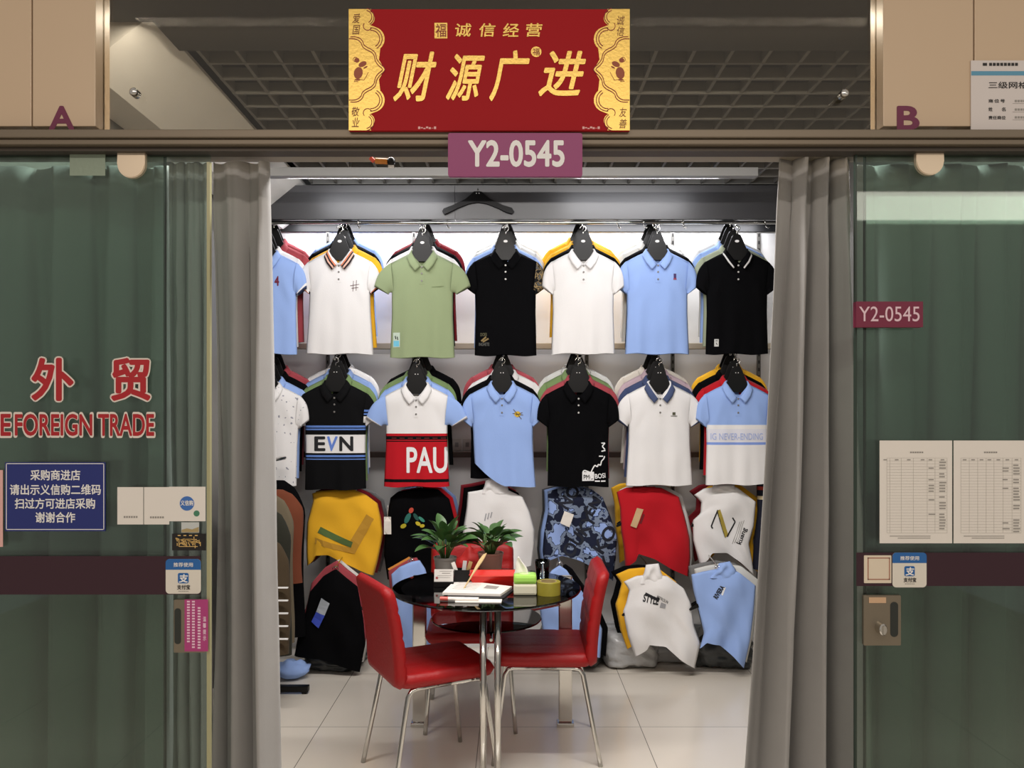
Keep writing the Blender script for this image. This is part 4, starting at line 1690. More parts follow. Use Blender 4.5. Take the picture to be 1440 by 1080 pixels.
WMK = [(658, 692), (656, 715), (652, 740), (648, 770), (650, 800)]
s = top_stack('white mock-neck top', 'white mock-neck top hanging behind the potted plants', 4.87,
              WMK, [(735, 699), (745, 720), (752, 745), (752, 765), (748, 795)],
              [(658, 692), (672, 690), (690, 686), (712, 688), (735, 699)], [(650, 800), (680, 803), (715, 802), (748, 795)],
              C_['white'], [('black', -6, -6), ('dark red', -10, -10)], 33, roll=-.12)
s.neck([(683, 676), (681, 684), (676, 694)], [(697, 668), (713, 678), (716, 694)], C_['white'])
for k in range(3):
    s.line([(682 + 4 * k, 731 - 2 * k), (684 + 4 * k, 721 - 1 * k)], 1.6, mat('ink_pale_grey', (160, 160, 164), .8))
NAVYC = noisy('cloth_navy_camo', [(0, (24, 30, 52)), (.43, (24, 30, 52)), (.45, (120, 134, 158)), (.53, (44, 54, 84)), (.56, (146, 170, 222))], 12, detail=3)
s = top_stack('navy camouflage top', 'navy and blue camouflage T-shirt with slanted letters and a white tag', 4.88,
              [(770, 691), (771, 720), (765, 750), (763, 775), (765, 790)], [(848, 700), (858, 725), (868, 755), (866, 785), (862, 817)],
              [(770, 691), (785, 687), (810, 685), (832, 688), (848, 700)], [(765, 790), (790, 780), (815, 787), (840, 800), (862, 817)],
              NAVYC, [('light blue', -5, -2), ('dark grey', -8, -3)], 34)
INKN = mat('ink_navy', (16, 20, 36), .8)
INKN = mat('ink_navy', (12, 16, 30), .8)
for wd_, x_, y_, w_, h_ in (('OUKY', 814, 752, 66, 19), ('EN', 833, 711, 26, 15), ('NO', 800, 698, 34, 18), ('KO', 850, 757, 40, 19), ('TY', 846, 797, 32, 17)):
    s.write(wd_, x_, y_, w_, h_, INKN, .03, -1.0)
s.poly([(793, 717), (806, 722), (800, 740), (787, 734)], WHITEP, 'hang_tag', .012)
s = top_stack('red top', 'red T-shirt with a tan tag under the navy collar polo', 4.88,
              [(867, 692), (872, 715), (873, 745), (877, 770), (879, 798)], [(955, 699), (964, 730), (970, 757), (971, 785), (968, 811)],
              [(867, 692), (880, 686), (905, 684), (930, 686), (955, 699)], [(879, 798), (893, 788), (897, 778), (920, 785), (945, 800), (968, 811)],
              C_['red'], [('white', 4, -3), ('mustard', -8, -6)], 35)
s.poly([(894, 713), (903, 715), (893, 741), (885, 738)], mat('tag_tan', (196, 164, 122), .7), 'hang_tag', .01)
s.line([(899, 735), (904, 722)], 3, mat('ink_maroon', (110, 16, 24), .8))
s.neck([(890, 684), (886, 690)], [(921, 684), (926, 691)], C_['red'], .02)
s = top_stack('white top lettered kuang', 'white mock-neck top with black and yellow Z emblem lettered kuang', 4.87,
              [(976, 696), (986, 706), (985, 722), (974, 732), (975, 760), (984, 795)], [(1063, 706), (1060, 740), (1053, 765), (1058, 790), (1060, 808)],
              [(976, 696), (990, 687), (1010, 684), (1035, 685), (1063, 706)], [(984, 795), (995, 785), (1000, 777), (1020, 776), (1040, 790), (1060, 808)],
              C_['white'], [('mustard', 6, -3), ('dark red', -7, -5)], 36)
s.neck([(1003, 681), (998, 692)], [(1032, 681), (1036, 692)], C_['white'], .025)
s.poly([(1006, 717), (1010, 715), (1023, 752), (1018, 755)], mat('print_z_yellow', (170, 150, 60), .8), 'emblem')
s.line([(1000, 742), (998, 739), (1007, 716)], 2.0, INK_K, 'emblem')
s.line([(1021, 754), (1032, 733), (1028, 727)], 2.0, INK_K, 'emblem')
s.line([(1006, 718), (1018, 755)], 1.2, INK_K, 'emblem')
s.write('kuang', 1042, 753, 24, 9, INK_K, .02, -1.15)
for k in range(3):
    s.line([(1028 + 3.2 * k, 764 - k), (1039 + 3.0 * k, 733 - k)], .7, GREYT, 'printed_text')
STRP = bands('cloth_navy_stripe', [(0, (28, 30, 44)), (-.135, (220, 206, 170)), (-.115, (28, 30, 44)), (-.075, (170, 60, 50)), (-.055, (28, 30, 44)), (-.03, (226, 220, 210)), (-.012, (28, 30, 44))])
s = Drape('t_shirt', 'dark navy top with cream and red stripes half behind the right curtain', 'shirt', 'draped tops in the third row', 4.90,
          [(1064, 672), (1065, 720), (1060, 760), (1058, 800)], [(1150, 680), (1152, 720), (1150, 760), (1150, 800)],
          [(1064, 672), (1090, 664), (1120, 664), (1150, 680)], [(1058, 800), (1090, 804), (1120, 804), (1150, 800)], STRP, .04, 37, anchor=(1064, 672))

# bottom row
s = top_stack('black jacket', 'black zip jacket with blue and white tag on the bottom row', 4.66,
              [(436, 832), (430, 860), (420, 890), (414, 922)], [(503, 825), (511, 870), (514, 905), (506, 945)],
              [(436, 832), (455, 810), (472, 800), (486, 812), (503, 825)], [(414, 922), (450, 925), (480, 935), (506, 945)],
              C_['black'], [('dusty red', 2, -12), ('light grey', 6, -14)], 41, 'draped tops in the bottom row', 'jacket')
s.poly([(455, 838), (467, 845), (460, 862), (447, 858)], mat('tag_grey', (170, 176, 184), .6), 'hang_tag', .012)
s.poly([(447, 858), (460, 862), (451, 880), (440, 872)], mat('tag_blue', (62, 82, 190), .6), 'hang_tag', .012)
s = top_stack('light blue top left of the table', 'light blue top with a pencil print behind the left of the table', 4.66,
              [(550, 808), (553, 840), (556, 880), (548, 908)], [(598, 800), (610, 840), (618, 880), (622, 905)],
              [(550, 808), (562, 797), (578, 790), (590, 788), (598, 800)], [(548, 908), (575, 910), (600, 906), (622, 905)],
              C_['light blue'], [('dusty red', -4, -4)], 42, 'draped tops in the bottom row')
s.line([(547, 800), (577, 783)], 3, mat('pencil_orange', (214, 140, 60), .6), 'pencil_print')
s = top_stack('light blue top right of the table', 'light blue top behind the right red chair', 4.66,
              [(766, 815), (758, 850), (762, 880), (766, 902)], [(806, 815), (832, 850), (847, 885), (844, 925)],
              [(766, 815), (776, 802), (787, 795), (797, 802), (806, 815)], [(766, 902), (790, 905), (820, 915), (844, 925)],
              C_['light blue'], [('black', 8, -2)], 43, 'draped tops in the bottom row')
s = top_stack('white top lettered STYLE', 'white mock-neck top lettered STYLE on the bottom row', 4.64,
              [(877, 818), (885, 830), (880, 850), (876, 860), (883, 895), (893, 923)], [(962, 828), (972, 850), (976, 880), (985, 905), (977, 940)],
              [(877, 818), (895, 810), (915, 808), (938, 810), (962, 828)], [(893, 923), (909, 912), (912, 905), (935, 908), (955, 925), (977, 940)],
              C_['white'], [('mustard', -11, -10), ('black', -18, -14)], 44, 'draped tops in the bottom row')
s.neck([(908, 794), (905, 806), (898, 820)], [(926, 792), (930, 806), (938, 820)], C_['white'])
s.write('STYLE', 914, 841, 22, 11, INK_K, .035, .22)
s.line([(906, 833), (925, 842)], 4, INK_K)
s.write('PETROLIN', 930, 841, 18, 4, INK_K, .0, .5)
s.poly([(928, 845), (935, 848), (934, 854), (926, 852)], mat('ink_pale_grey', (160, 160, 164), .8))
s = top_stack('light blue top lettered RIVIERA', 'light blue mock-neck top lettered RIVIERA at the bottom right', 4.62,
              [(972, 808), (975, 830), (983, 860), (990, 890), (984, 912)], [(1063, 824), (1060, 860), (1055, 900), (1046, 940)],
              [(972, 808), (988, 804), (1010, 800), (1038, 804), (1063, 824)], [(984, 912), (992, 902), (1010, 905), (1030, 922), (1046, 940)],
              C_['light blue'], [('light grey', 4, -8), ('grey', -4, -12)], 45, 'draped tops in the bottom row')
s.neck([(1010, 792), (1008, 800), (996, 812)], [(1026, 789), (1034, 800), (1038, 812)], C_['light blue'])
s.write('RIVIERA', 1009, 831, 20, 6.5, INK_K, .04, -1.0)
s.line([(1013, 835), (1017, 824)], 2.4, INK_W)

# ---------------------------------------------------------------- plastic bags on the floor
PLG = mat('plastic_grey', (176, 176, 176), .2, bump=.7, bscale=22, var=.25, vscale=14)
PLD = mat('plastic_dark', (60, 62, 62), .22, bump=.35, bscale=18, var=.3, vscale=14)


def bag(x0, x1, y0, d0, d1, m, label, seed):
    a, b = P(x0, y0, d0), P(x1, y0, d0)
    t = NB()
    bmesh.ops.create_cube(t, size=1.0)
    bmesh.ops.subdivide_edges(t, edges=t.edges[:], cuts=12, use_grid_fill=True)
    hx, hy, hz = (b.x - a.x) / 2, (d1 - d0) / 2, a.z
    for v in t.verts:
        p = v.co * 2
        q = Vector([math.copysign(abs(c) ** 1.0, c) for c in p])
        n4 = (sum(abs(c) ** 5 for c in q)) ** .2
        q = q / max(n4, 1e-6)
        n = noise.noise(Vector((q.x * 3 + seed, q.y * 3, q.z * 3))) * .16 + noise.noise(Vector((q.x * 8 + seed, q.y * 8, q.z * 8))) * .05
        q *= 1 + n * .8
        v.co = Vector((q.x * hx, q.y * hy, max(0, (q.z + 1) / 2 * hz)))
    o = obj('plastic_bag', t, m, smooth=True)
    o.location = ((a.x + b.x) / 2, (d0 + d1) / 2, 0)
    tag(o, label, 'bag', 'plastic bags on the floor')


bag(850, 930, 893, 4.76, 5.15, PLG, 'grey plastic bag on the floor left of the STYLE top', 1)
bag(905, 990, 905, 4.88, 5.1, PLG, 'grey plastic bag on the floor behind the hem of the STYLE top', 2)
bag(978, 1065, 898, 4.76, 5.15, PLD, 'dark plastic bag on the floor under the RIVIERA top', 3)
bag(425, 505, 918, 4.72, 5.1, PLD, 'dark plastic bag on the floor under the black jacket', 4)
bag(560, 640, 900, 4.76, 5.15, PLD, 'dark plastic bag on the floor behind the left red chair', 5)
bag(760, 850, 895, 4.76, 5.15, PLD, 'dark plastic bag on the floor behind the right red chair', 6)

# ---------------------------------------------------------------- rack of jackets at the left
rk = thing('clothes_rack', 'black metal clothes rack at the left behind the curtain', 'rack', (-1.36, 4.37, 0))
bm = NB()
box(bm, -.22, .225, -.02, .02, .012, .045, bev=.004)
obj('foot_bar', bm, BLACKP, rk)
bm = NB()
lathe(bm, [(0, 0), (.014, 0), (.016, .006), (.014, .012), (0, .012)], 16, (.2, 0, 0))
obj('foot_pad', bm, BLACKP, rk)
bm = NB()
tube(bm, [(0, 0, .04), (0, 0, 1.3)], .014, 10)
obj('post', bm, BLACKP, rk)
bm = NB()
tube(bm, [(0, -.55, 1.3), (0, .3, 1.3)], .013, 10)
obj('rail', bm, CHROME, rk)


def side_jacket(xr, Y, ztop, zbot, wd, m, label, seed, extra=None):
    """a jacket on the side rack: broad across X, thin along Y, its sleeve edge towards the room"""
    bm = NB()
    rnd = random.Random(seed)
    ph = rnd.random() * 6
    NVv, NA = 22, 28
    rings = []
    for j in range(NVv + 1):
        v = j / NVv
        z = lerp(ztop, zbot, v)
        hw = wd * (.45 + .55 * min(1, (v * 5)) ** .5) if v < .2 else wd
        hw *= 1 + .03 * math.sin(v * 7 + ph)
        th = (.02 + .03 * min(1, v * 4))
        c = xr - wd
        ring = []
        for k in range(NA):
            a = 2 * PI * k / NA
            f = 1 + .18 * math.sin(5 * a + ph) * v
            ring.append(bm.verts.new((c + hw * math.cos(a), Y + th * math.sin(a) * f + .006 * noise.noise(Vector((a, v * 5, seed))), z)))
        rings.append(ring)
    for a, b in zip(rings, rings[1:]):
        for k in range(NA):
            bm.faces.new((a[k], a[(k + 1) % NA], b[(k + 1) % NA], b[k]))
    bm.faces.new(rings[0])
    t = thing('jacket', label, 'jacket', (0, 0, 0), group='jackets on the left rack')
    obj('body', bm, m, t, smooth=True)
    bm = NB()
    pts = []
    c = xr - wd
    tube(bm, [(c, Y, ztop - .02), (c, Y, ztop + .05), (c + .01, Y, 1.325 if ztop < 1.28 else ztop + .08)], .003, 6)
    obj('hanger_hook', bm, CHROME, t)
    if extra:
        extra(t, c, wd, Y)
    return t


def stripes(t, c, wd, Y):
    for k in range(5):
        bm = NB()
        z = .42 + k * .065
        ribbon(bm, [(c + wd * math.cos(a) * 1.03, z) for a in (1.2, .9, .6, .3, 0.02)], .006, Y - .062, Y - .050)
        obj('stripe', bm, WHITEI, t)


side_jacket(-1.225, 4.62, 1.17, .25, .22, C_['black'], 'black jacket at the far end of the left rack', 1)
side_jacket(-1.195, 4.46, 1.13, .60, .20, cloth('rust', (112, 60, 40)), 'rust brown jacket on the left rack', 2)
side_jacket(-1.205, 4.32, 1.12, .30, .20, cloth('khaki', (104, 94, 76)), 'khaki jacket on the left rack', 3)
side_jacket(-1.175, 4.16, 1.06, .28, .19, cloth('dark_olive', (44, 44, 36)), 'dark olive jacket on the left rack', 4)
side_jacket(-1.14, 4.02, .92, .33, .17, cloth('brown_olive', (70, 58, 42)), 'brown olive jacket with white stripes nearest on the left rack', 5, stripes)
bm = NB()
bmesh.ops.create_uvsphere(bm, u_segments=20, v_segments=12, radius=1)
for v in bm.verts:
    n = 1 + .25 * noise.noise(v.co * 2.3)
    v.co = Vector((v.co.x * .1 * n, v.co.y * .09 * n, (v.co.z + .98) * .05 * n))
o = obj('folded_cloth', bm, C_['light blue'], smooth=True)
o.location = (-1.30, 4.62, .005)
tag(o, 'light blue cloth lying on the floor at the foot of the left rack', 'cloth')

# ---------------------------------------------------------------- table
TX, TY, TZ, TR = -.118, 3.62, .762, .436
tb = thing('round_table', 'round black glass table on chrome legs in the middle of the stall', 'table', (TX, TY, 0))
bm = NB()
lathe(bm, [(TR - .045, TZ), (TR - .004, TZ), (TR, TZ - .005), (TR - .004, TZ - .011), (TR - .045, TZ - .011)], 96, closed=True)
obj('glass_rim', bm, glassmat('rim_glass', (150, 168, 176)), tb, smooth=False)
bm = NB()
lathe(bm, [(0, TZ), (TR - .0455, TZ), (TR - .0455, TZ - .011), (0, TZ - .011)], 96)
obj('tabletop', bm, mat('black_glass', (8, 8, 9), .04, spec=.6), tb)
bm = NB()
lathe(bm, [(0, .62), (.252, .62), (.255, .616), (.252, .612), (0, .612)], 72)
obj('lower_shelf', bm, glassmat('shelf_glass', (58, 58, 62)), tb)
for x, y in ((-.345, .30), (.385, .30)):
    bm = NB()
    box(bm, x - .034, x + .034, y - .018, y + .018, .02, TZ - .012, bev=.006)
    lg = obj('leg', bm, CHROME, tb)
    bm = NB()
    box(bm, x - .042, x + .042, y - .03, y + .03, 0, .02, bev=.004)
    obj('foot', bm, CHROME, lg)
for x in (-.003, .058):
    bm = NB()
    tube(bm, [(x, -.34, 0), (x, -.34, TZ - .012)], .0145, 16)
    obj('leg', bm, CHROME, tb, smooth=True)
bm = NB()
tube(bm, [(.02, .0, .6), (.02, .0, TZ - .012)], .008, 10)
obj('shelf_post', bm, CHROME, tb)
for x, y in ((-.22, .19), (.22, .19), (.03, -.24)):
    bm = NB()
    ex, ey = (-.32, .29) if x < 0 else (.36, .29) if x > .1 else (.03, -.33)
    tube(bm, [(x * .9, y * .9, .607), (ex, ey, .607)], .007, 8)
    obj('shelf_bracket', bm, CHROME, tb)


# ---------------------------------------------------------------- chairs
def slab_bm(w_, h_, th, tufts, depth=.007, rnd_c=.05, n=28):
    """padded slab standing in x,z with its padded face to -y"""
    bm = NB()

    def edge(u, v):            # rounded-rectangle mapping
        x, z = u, v
        return x, z

    def pt(i, j, front):
        u, v = -1 + 2 * i / n, -1 + 2 * j / n
        r = rnd_c
        hx, hz = w_ / 2, h_ / 2
        x, z = u * hx, v * hz
        ax, az = abs(x), abs(z)
        if ax > hx - r and az > hz - r:
            dx, dz = ax - (hx - r), az - (hz - r)
            m_ = max(dx, dz)
            L = math.hypot(dx, dz)
            if L > 0:
                k = m_ / L
                ax, az = hx - r + dx * k, hz - r + dz * k
            x, z = math.copysign(ax, x), math.copysign(az, z)
        e = min(1, min((1 - abs(u)) * hx, (1 - abs(v)) * hz) / (th * .5))
        e = math.sqrt(max(0, 1 - (1 - e) ** 2))
        y = th / 2 * e
        if front:
            g = 0
            for k in range(1, tufts[0]):
                g = max(g, math.exp(-((x - (-hx + 2 * hx * k / tufts[0])) / .006) ** 2))
            for k in range(1, tufts[1]):
                g = max(g, math.exp(-((z - (-hz + 2 * hz * k / tufts[1])) / .006) ** 2))
            y -= depth * g * e
            return (x, -y, z)
        return (x, y, z)
    n_ = n
    gf = [[bm.verts.new(pt(i, j, True)) for i in range(n_ + 1)] for j in range(n_ + 1)]
    gb = [[gf[j][i] if i in (0, n_) or j in (0, n_) else bm.verts.new(pt(i, j, False)) for i in range(n_ + 1)] for j in range(n_ + 1)]
    for j in range(n_):
        for i in range(n_):
            bm.faces.new((gf[j][i], gf[j][i + 1], gf[j + 1][i + 1], gf[j + 1][i]))
            q = [gb[j][i], gb[j + 1][i], gb[j + 1][i + 1], gb[j][i + 1]]
            if len(set(q)) == 4:
                try:
                    bm.faces.new(q)
                except ValueError:
                    pass
    return bm


def chair(loc, facing, label, w_=.45):
    """facing: unit direction the sitter looks in; loc = floor point below the middle of the back"""
    ang = math.atan2(facing[1], facing[0]) + PI / 2       # local -y is forward
    t = thing('dining_chair', label, 'chair', (loc[0], loc[1], 0), (0, 0, ang), 'red chairs round the table')
    dp = .44
    # seat: padded face up
    bm = slab_bm(w_, dp, .06, (3, 3), .005)
    bmesh.ops.transform(bm, matrix=Matrix.Translation((0, -dp / 2 + .012, .462)) @ Matrix.Rotation(-PI / 2, 4, 'X'), verts=bm.verts[:])
    obj('seat', bm, REDV, t, smooth=True)
    hb = .43
    bm = slab_bm(w_, hb, .055, (3, 4), .006)
    for v in bm.verts:        # lean back and slightly curved
        k = (v.co.z + hb / 2) / hb
        v.co.y += .062 * k * k + .004
        v.co.z += .43 + hb / 2
    obj('backrest', bm, REDV, t, smooth=True)
    zs = .425
    for sx in (-1, 1):
        x = sx * (w_ / 2 - .035)
        xo = sx * (w_ / 2 - .005)
        for front in (True, False):
            yy = -dp + .06 if front else -.03
            yo = yy - .05 if front else yy + .075
            mid = -dp / 2
            bend = yy + (.04 if front else -.04)
            pts = [(x, mid, zs), (x, bend, zs), (x, lerp(bend, yy, .6), zs - .006), (x + (xo - x) * .1, lerp(bend, yy, 1.0), zs - .03)]
            pts += [(lerp(x, xo, q), lerp(yy, yo, q), lerp(zs - .03, 0, q)) for q in (.25, .5, .75, 1)]
            bm = NB()
            tube(bm, pts, .0105, 10)
            obj('leg', bm, CHROME, t, smooth=True)
    return t


f1 = Vector((.884, .468)).normalized()
chair((-.533, 3.345), f1, 'red padded chair left of the table, its back to the viewer', .41)
chair((.352, 3.68), (-1, .02), 'red padded chair right of the table, seen from its side')
chair((-.215, 4.24), (0.03, -1), 'red padded chair behind the table under the potted plants')

# ---------------------------------------------------------------- things on the table
ZT = TZ + .0005


def on(px_, py_):
    d = (H - ZT) * F / (py_ - HZ)
    p = P(px_, py_, d)
    return Vector((p.x, p.y, ZT))


LEAF = mat('leaf_green', (66, 100, 52), .4, var=.35, vscale=18)
STEM = mat('stem_green', (84, 116, 60), .5)


def plant(loc, r0, r1, h, potm, label, seed, n, spread, tall):
    t = thing('potted_plant', label, 'plant', loc, group='potted plants on the table')
    bm = NB()
    lathe(bm, [(0, 0), (r0, 0), (r0 + .002, .004), (r1, h - .012), (r1 + .003, h - .01), (r1 + .003, h), (r1 - .003, h), (r1 - .005, h - .02), (0, h - .02)], 36)
    obj('pot', bm, potm, t, auto=.6)
    bm = NB()
    lathe(bm, [(0, h - .012), (r1 - .006, h - .016)], 24)
    obj('soil', bm, mat('soil', (48, 38, 30), .95, bump=.5, bscale=80), t)
    rnd = random.Random(seed)
    lf, st = NB(), NB()
    for k in range(n):
        az = 2 * PI * k * .381966 + rnd.uniform(-.25, .25)
        q = (k + .5) / n
        reach = spread * (.35 + .65 * q) * rnd.uniform(.85, 1.1)
        top = tall * (1.0 - .62 * q ** 1.3) * rnd.uniform(.85, 1.08)
        dirv = Vector((math.cos(az), math.sin(az), 0))
        base = Vector((0, 0, h - .015)) + dirv * r1 * .25
        mid = base + dirv * reach * .38 + Vector((0, 0, top * .8))
        tip = base + dirv * reach + Vector((0, 0, top * rnd.uniform(.62, .9)))
        s0 = base.lerp(mid, .6) + Vector((0, 0, .01))
        tube(st, [base, base.lerp(s0, .5) + Vector((0, 0, .006)), s0], .0022, 6)
        L = (tip - s0).length
        wl = L * rnd.uniform(.24, .31)
        side = dirv.cross(Vector((0, 0, 1)))
        side = (side + Vector((0, 0, rnd.uniform(-.4, .4)))).normalized()
        prev = None
        NSG = 9
        for i in range(NSG + 1):
            tt = i / NSG
            c = (1 - tt) ** 2 * s0 + 2 * tt * (1 - tt) * (s0.lerp(tip, .45) + Vector((0, 0, L * .22))) + tt * tt * tip
            ww = wl * (math.sin(PI * min(1, tt ** .85 * .94 + .04)) ** .9) * (1 - .25 * tt) + .0006
            if i == NSG:
                ww = .0005
            up = side.cross((tip - s0).normalized())
            if up.z < 0:
                up = -up
            row = [lf.verts.new(c - side * ww + up * ww * .28), lf.verts.new(c - side * ww * .5 + up * ww * .06), lf.verts.new(c), lf.verts.new(c + side * ww * .5 + up * ww * .06), lf.verts.new(c + side * ww + up * ww * .28)]
            if prev:
                for a in range(4):
                    lf.faces.new((prev[a], prev[a + 1], row[a + 1], row[a]))
            prev = row
    obj('foliage', lf, LEAF, t, smooth=True)
    obj('stem', st, STEM, t, smooth=True)


plant(on(626, 811), .042, .054, .098, mat('pot_grey', (176, 172, 166), .5), 'leafy green plant in a grey pot, the left of two on the table', 4, 34, .185, .26)
plant(on(690, 806), .050, .062, .105, mat('pot_clay', (182, 136, 122), .55), 'leafy green plant in a clay pink pot, the right of two', 9, 34, .2, .21)

# card stand
c = on(624, 825)
t = thing('card_stand', 'white business card on a small black stand before the left pot', 'card stand', c)
bm = NB()
box(bm, -.046, .046, -.012, .04, 0, .024, bev=.002)
obj('stand', bm, BLACKP, t)
bm = NB()
M = Matrix.Translation((0, -.004, .024)) @ Matrix.Rotation(math.radians(-14), 4, 'X')
box(bm, -.044, .044, -.001, .0012, 0, .056, M=M)
o = obj('card', bm, mat('card_grey', (206, 202, 196), .5), t)
bm = NB()
for x0, x1, z, hh in ((-.02, .036, .046, .003), (-.008, .03, .036, .004), (-.03, .035, .026, .002), (-.03, .03, .018, .002)):
    box(bm, x0, x1, -.0016, -.0011, z, z + hh, M=M)
obj('printed_text', bm, GREYT, o)
bm = NB()
box(bm, -.037, -.026, -.0016, -.0011, .012, .022, M=M)
obj('red_mark', bm, mat('card_red', (150, 60, 60), .6), o)

# pen holder with cards
c = on(650, 821)
t = thing('pen_holder', 'black plastic pen holder beside the card stand', 'pen holder', c)
bm = NB()
for q in ((-.035, .035, -.03, -.027), (-.035, .035, .027, .03)):
    box(bm, q[0], q[1], q[2], q[3], 0, .07)
for q in ((-.035, -.032), (.032, .035)):
    box(bm, q[0], q[1], -.027, .027, 0, .07)
box(bm, -.032, .032, -.027, .027, 0, .003)
obj('cup', bm, BLACKP, t)
for i, (dx, tl, m_, lab) in enumerate(((-.018, -.35, WHITEP, 'white card leaning left in the black pen holder'), (.002, .12, mat('card_pale', (190, 188, 186), .5), 'pale grey card upright in the black pen holder'),
                                       (.018, .32, mat('card_kraft', (170, 140, 90), .6), 'tan card leaning right in the black pen holder'))):
    bm = NB()
    box(bm, -.009, .009, -.001, .001, 0, .105, M=Matrix.Translation((0, -.008 + .008 * i, .004)) @ Matrix.Rotation(tl, 4, 'Y'))
    o = obj('card', bm, m_)
    o.location = c + Vector((dx * .4, 0, 0))
    tag(o, lab, 'card', 'cards in the pen holder')
# wooden stick leaning
bm = NB()
a, b = on(652, 832) + Vector((0, 0, .0)), P(682, 779, 3.66)
a.z = ZT + .012
dirv = (b - a)
pts = [a.lerp(b, k / 8) for k in range(9)]
side = Vector((.6, 0, .3)).normalized()
rows = []
wds = [.003, .003, .003, .004, .007, .011, .014, .014, .009]
for p, ww in zip(pts, wds):
    n_ = dirv.cross(side).normalized() * .002
    rows.append([bm.verts.new(p + side * ww + n_), bm.verts.new(p - side * ww + n_), bm.verts.new(p - side * ww - n_), bm.verts.new(p + side * ww - n_)])
for r0, r1 in zip(rows, rows[1:]):
    for k in range(4):
        bm.faces.new((r0[k], r0[(k + 1) % 4], r1[(k + 1) % 4], r1[k]))
bm.faces.new(rows[0])
bm.faces.new(rows[-1][::-1])
tag(obj('wooden_stick', bm, mat('pale_wood', (206, 178, 128), .5)), 'pale wooden stick with broad end leaning on the red tray', 'stick')

# red tray
c = on(695, 824) + Vector((0, .06, 0))
t = thing('plastic_tray', 'translucent red plastic tray behind the papers', 'tray', c)
bm = NB()
for z0, z1, e0, e1 in ((0, .048, 0, .016),):
    o0 = [(-.098, -.05), (.098, -.05), (.098, .05), (-.098, .05)]
    ext = [bm.verts.new((x, y, 0)) for x, y in o0] + [bm.verts.new((x + math.copysign(e1, x), y + math.copysign(e1, y), z1)) for x, y in o0]
    inn = [bm.verts.new((x - math.copysign(.003, x), y - math.copysign(.003, y), .003)) for x, y in o0] + [bm.verts.new((x + math.copysign(e1 - .003, x), y + math.copysign(e1 - .003, y), z1)) for x, y in o0]
    for k in range(4):
        n_ = (k + 1) % 4
        bm.faces.new((ext[k], ext[n_], ext[4 + n_], ext[4 + k]))
        bm.faces.new((inn[k], inn[4 + k], inn[4 + n_], inn[n_]))
        bm.faces.new((ext[4 + k], ext[4 + n_], inn[4 + n_], inn[4 + k]))
    bm.faces.new(ext[:4][::-1])
    bm.faces.new(inn[:4])
REDP = mat('red_plastic', (214, 34, 24), .25)
obj('basin', bm, REDP, t)
bm = NB()
e = .016
for q in ((-.118, .118, -.07, -.064), (-.118, .118, .064, .07), (-.118, -.112, -.07, .07), (.112, .118, -.07, .07)):
    box(bm, q[0], q[1], q[2], q[3], .046, .05)
obj('rim', bm, mat('red_rim', (228, 70, 56), .25), t)

# papers
def sheet_quad(name, label, corners, z0, th, m, cat='paper', pr=None):
    pts = [on(*c) for c in corners]
    c0 = sum(pts, Vector()) / len(pts)
    bm = NB()
    lo = [bm.verts.new((p.x - c0.x, p.y - c0.y, 0)) for p in pts]
    hi = [bm.verts.new((p.x - c0.x, p.y - c0.y, th)) for p in pts]
    n = len(pts)
    bm.faces.new(lo[::-1])
    bm.faces.new(hi)
    for k in range(n):
        bm.faces.new((lo[k], lo[(k + 1) % n], hi[(k + 1) % n], hi[k]))
    t = thing(name, label, cat, (c0.x, c0.y, ZT + z0))
    o = obj('sheet', bm, m, t)
    if pr:
        bm = NB()
        for quad in pr[0]:
            vs = []
            for u, v in quad:
                p = pts[0].lerp(pts[1], u).lerp(pts[3].lerp(pts[2], u), v)
                vs.append(bm.verts.new((p.x - c0.x, p.y - c0.y, th + .0004)))
            bm.faces.new(vs)
        obj('printed_text', bm, pr[1], t)
    return t


def rq(u0, u1, v0, v1):
    return [(u0, v0), (u1, v0), (u1, v1), (u0, v1)]


sheet_quad('folder', 'thin black folder under the white papers on the table', [(642, 822), (723, 830), (708, 842), (628, 841)], 0, .004, mat('folder_black', (30, 30, 32), .5), 'folder')
sheet_quad('paper_sheet', 'white printed booklet lying on the black folder', [(641, 819), (720, 829), (704, 840), (622, 838)], .0045, .010, WHITEP,
           pr=([rq(.6, .82, .18, .5)] + [rq(.1, .5, .2 + .12 * k, .22 + .12 * k) for k in range(5)], GREYT))
sheet_quad('paper_sheet', 'white paper strip under the marker at the table edge', [(640, 842.5), (706, 843.5), (705, 848), (640, 847.5)], 0, .003, WHITEP)
a = on(619, 845)
b = on(673, 846)
a.z = b.z = ZT + .0125
t = thing('marker_pen', 'white marker with red cap at the front edge of the table', 'pen', (a.x, a.y, ZT))
dv = (b - a)
bm = NB()
tube(bm, [Vector((0, 0, .0095)) + dv * .2, Vector((0, 0, .0095)) + dv], .0085, 12)
obj('barrel', bm, WHITEP, t)
bm = NB()
tube(bm, [Vector((0, 0, .0095)), Vector((0, 0, .0095)) + dv * .21], .0092, 12)
obj('cap', bm, mat('cap_red', (206, 90, 80), .4), t)

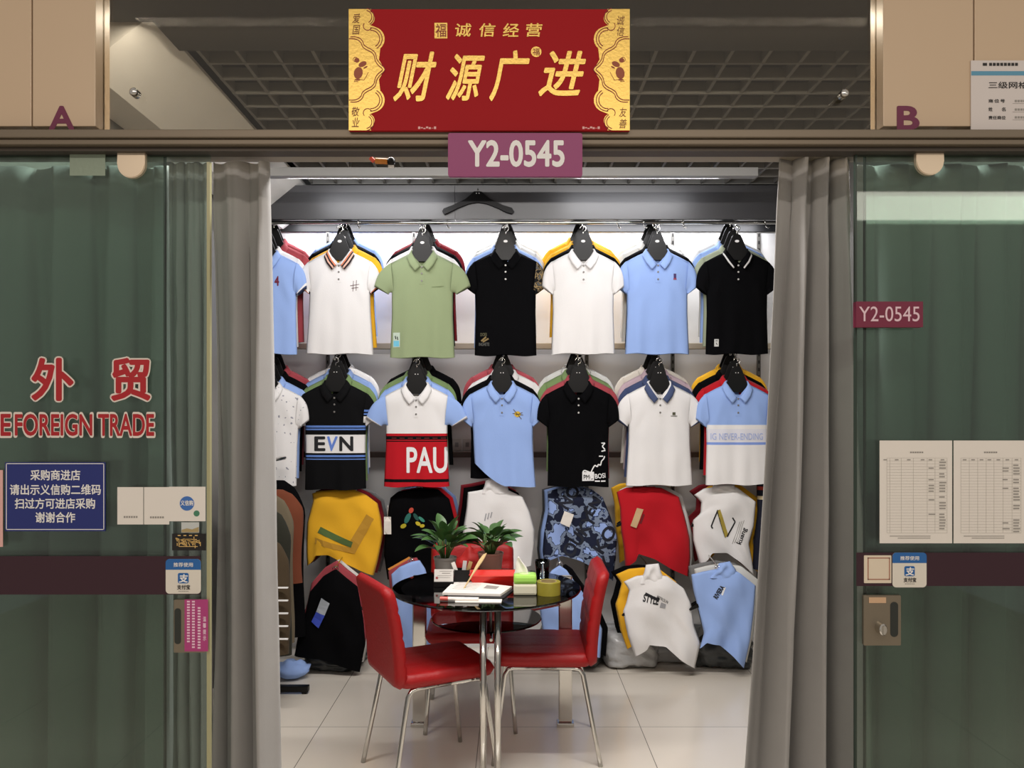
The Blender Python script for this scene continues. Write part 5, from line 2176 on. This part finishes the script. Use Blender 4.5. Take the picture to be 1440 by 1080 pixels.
# tissue box
c = on(738.5, 838) + Vector((0, .05, 0))
t = thing('tissue_box', 'green and cream tissue box with a tissue pulled up', 'tissue box', c)
bm = NB()
box(bm, -.051, .051, -.045, .045, 0, .05, bev=.01)
obj('base', bm, mat('tissue_cream', (214, 210, 186), .4), t)
bm = NB()
box(bm, -.0505, .0505, -.0445, .0445, .0495, .088, bev=.012)
obj('cover', bm, mat('tissue_green', (166, 220, 96), .35), t)
bm = NB()
lathe(bm, [(0, .0892), (.022, .0892), (.024, .0885), (.022, .0880), (0, .0880)], 24)
obj('slot_ring', bm, mat('tissue_mint', (200, 232, 160), .4), t)
bm = NB()
g = []
for j in range(11):
    v = j / 10
    row = []
    for i in range(9):
        u = i / 8 - .5
        wv = .062 * (1 - v ** 2 * .85) * (1 - .15 * v)
        row.append(bm.verts.new((-.018 + u * wv + .004 * math.sin(v * 5) - .006 * v, .006 * math.sin(u * 9 + v * 3) * (1 - v * .4), .088 + v * .075 - .02 * u * u)))
    g.append(row)
for j in range(10):
    for i in range(8):
        bm.faces.new((g[j][i], g[j][i + 1], g[j + 1][i + 1], g[j + 1][i]))
o = obj('tissue', bm, WHITEP, t, smooth=True)
sd = o.modifiers.new('thick', 'SOLIDIFY')
sd.thickness = .0008

# tape roll
c = on(772, 839) + Vector((0, .05, 0))
t = thing('tape_roll', 'wide roll of olive packing tape beside the tissue box', 'tape', c)
bm = NB()
lathe(bm, [(.053, 0), (.053, .056), (.052, .057), (.037, .057), (.037, 0)], 48, closed=True)
obj('tape', bm, mat('tape_olive', (150, 140, 50), .25, var=.2, vscale=20), t)
bm = NB()
lathe(bm, [(.0365, 0), (.0365, .058), (.033, .058), (.033, 0)], 40, closed=True)
obj('core', bm, mat('tape_core', (160, 140, 96), .7), t)

# clear cup
c = on(763, 812)
t = tag(obj('plastic_cup', lathe(NB(), [(0, 0), (.03, 0), (.038, .085), (.0365, .085), (.0285, .003), (0, .003)], 32), CLEAR, smooth=True), 'clear plastic cup behind the tissue box', 'cup')
t.location = c

# red cloth bag on the rear chair
bm = NB()
bmesh.ops.create_uvsphere(bm, u_segments=28, v_segments=18, radius=1)
for v in bm.verts:
    p = v.co.copy()
    n = 1 + .22 * noise.noise(p * 2.1) + .08 * noise.noise(p * 6)
    v.co = Vector((p.x * .085 * n, p.y * .06 * n, p.z * .13 * n))
o = obj('cloth_bag', bm, mat('bag_red', (196, 36, 32), .6, bump=.2, bscale=50), smooth=True)
o.location = (-.215, 4.15, .72)
tag(o, 'crumpled red bag between the two potted plants behind the table', 'bag')
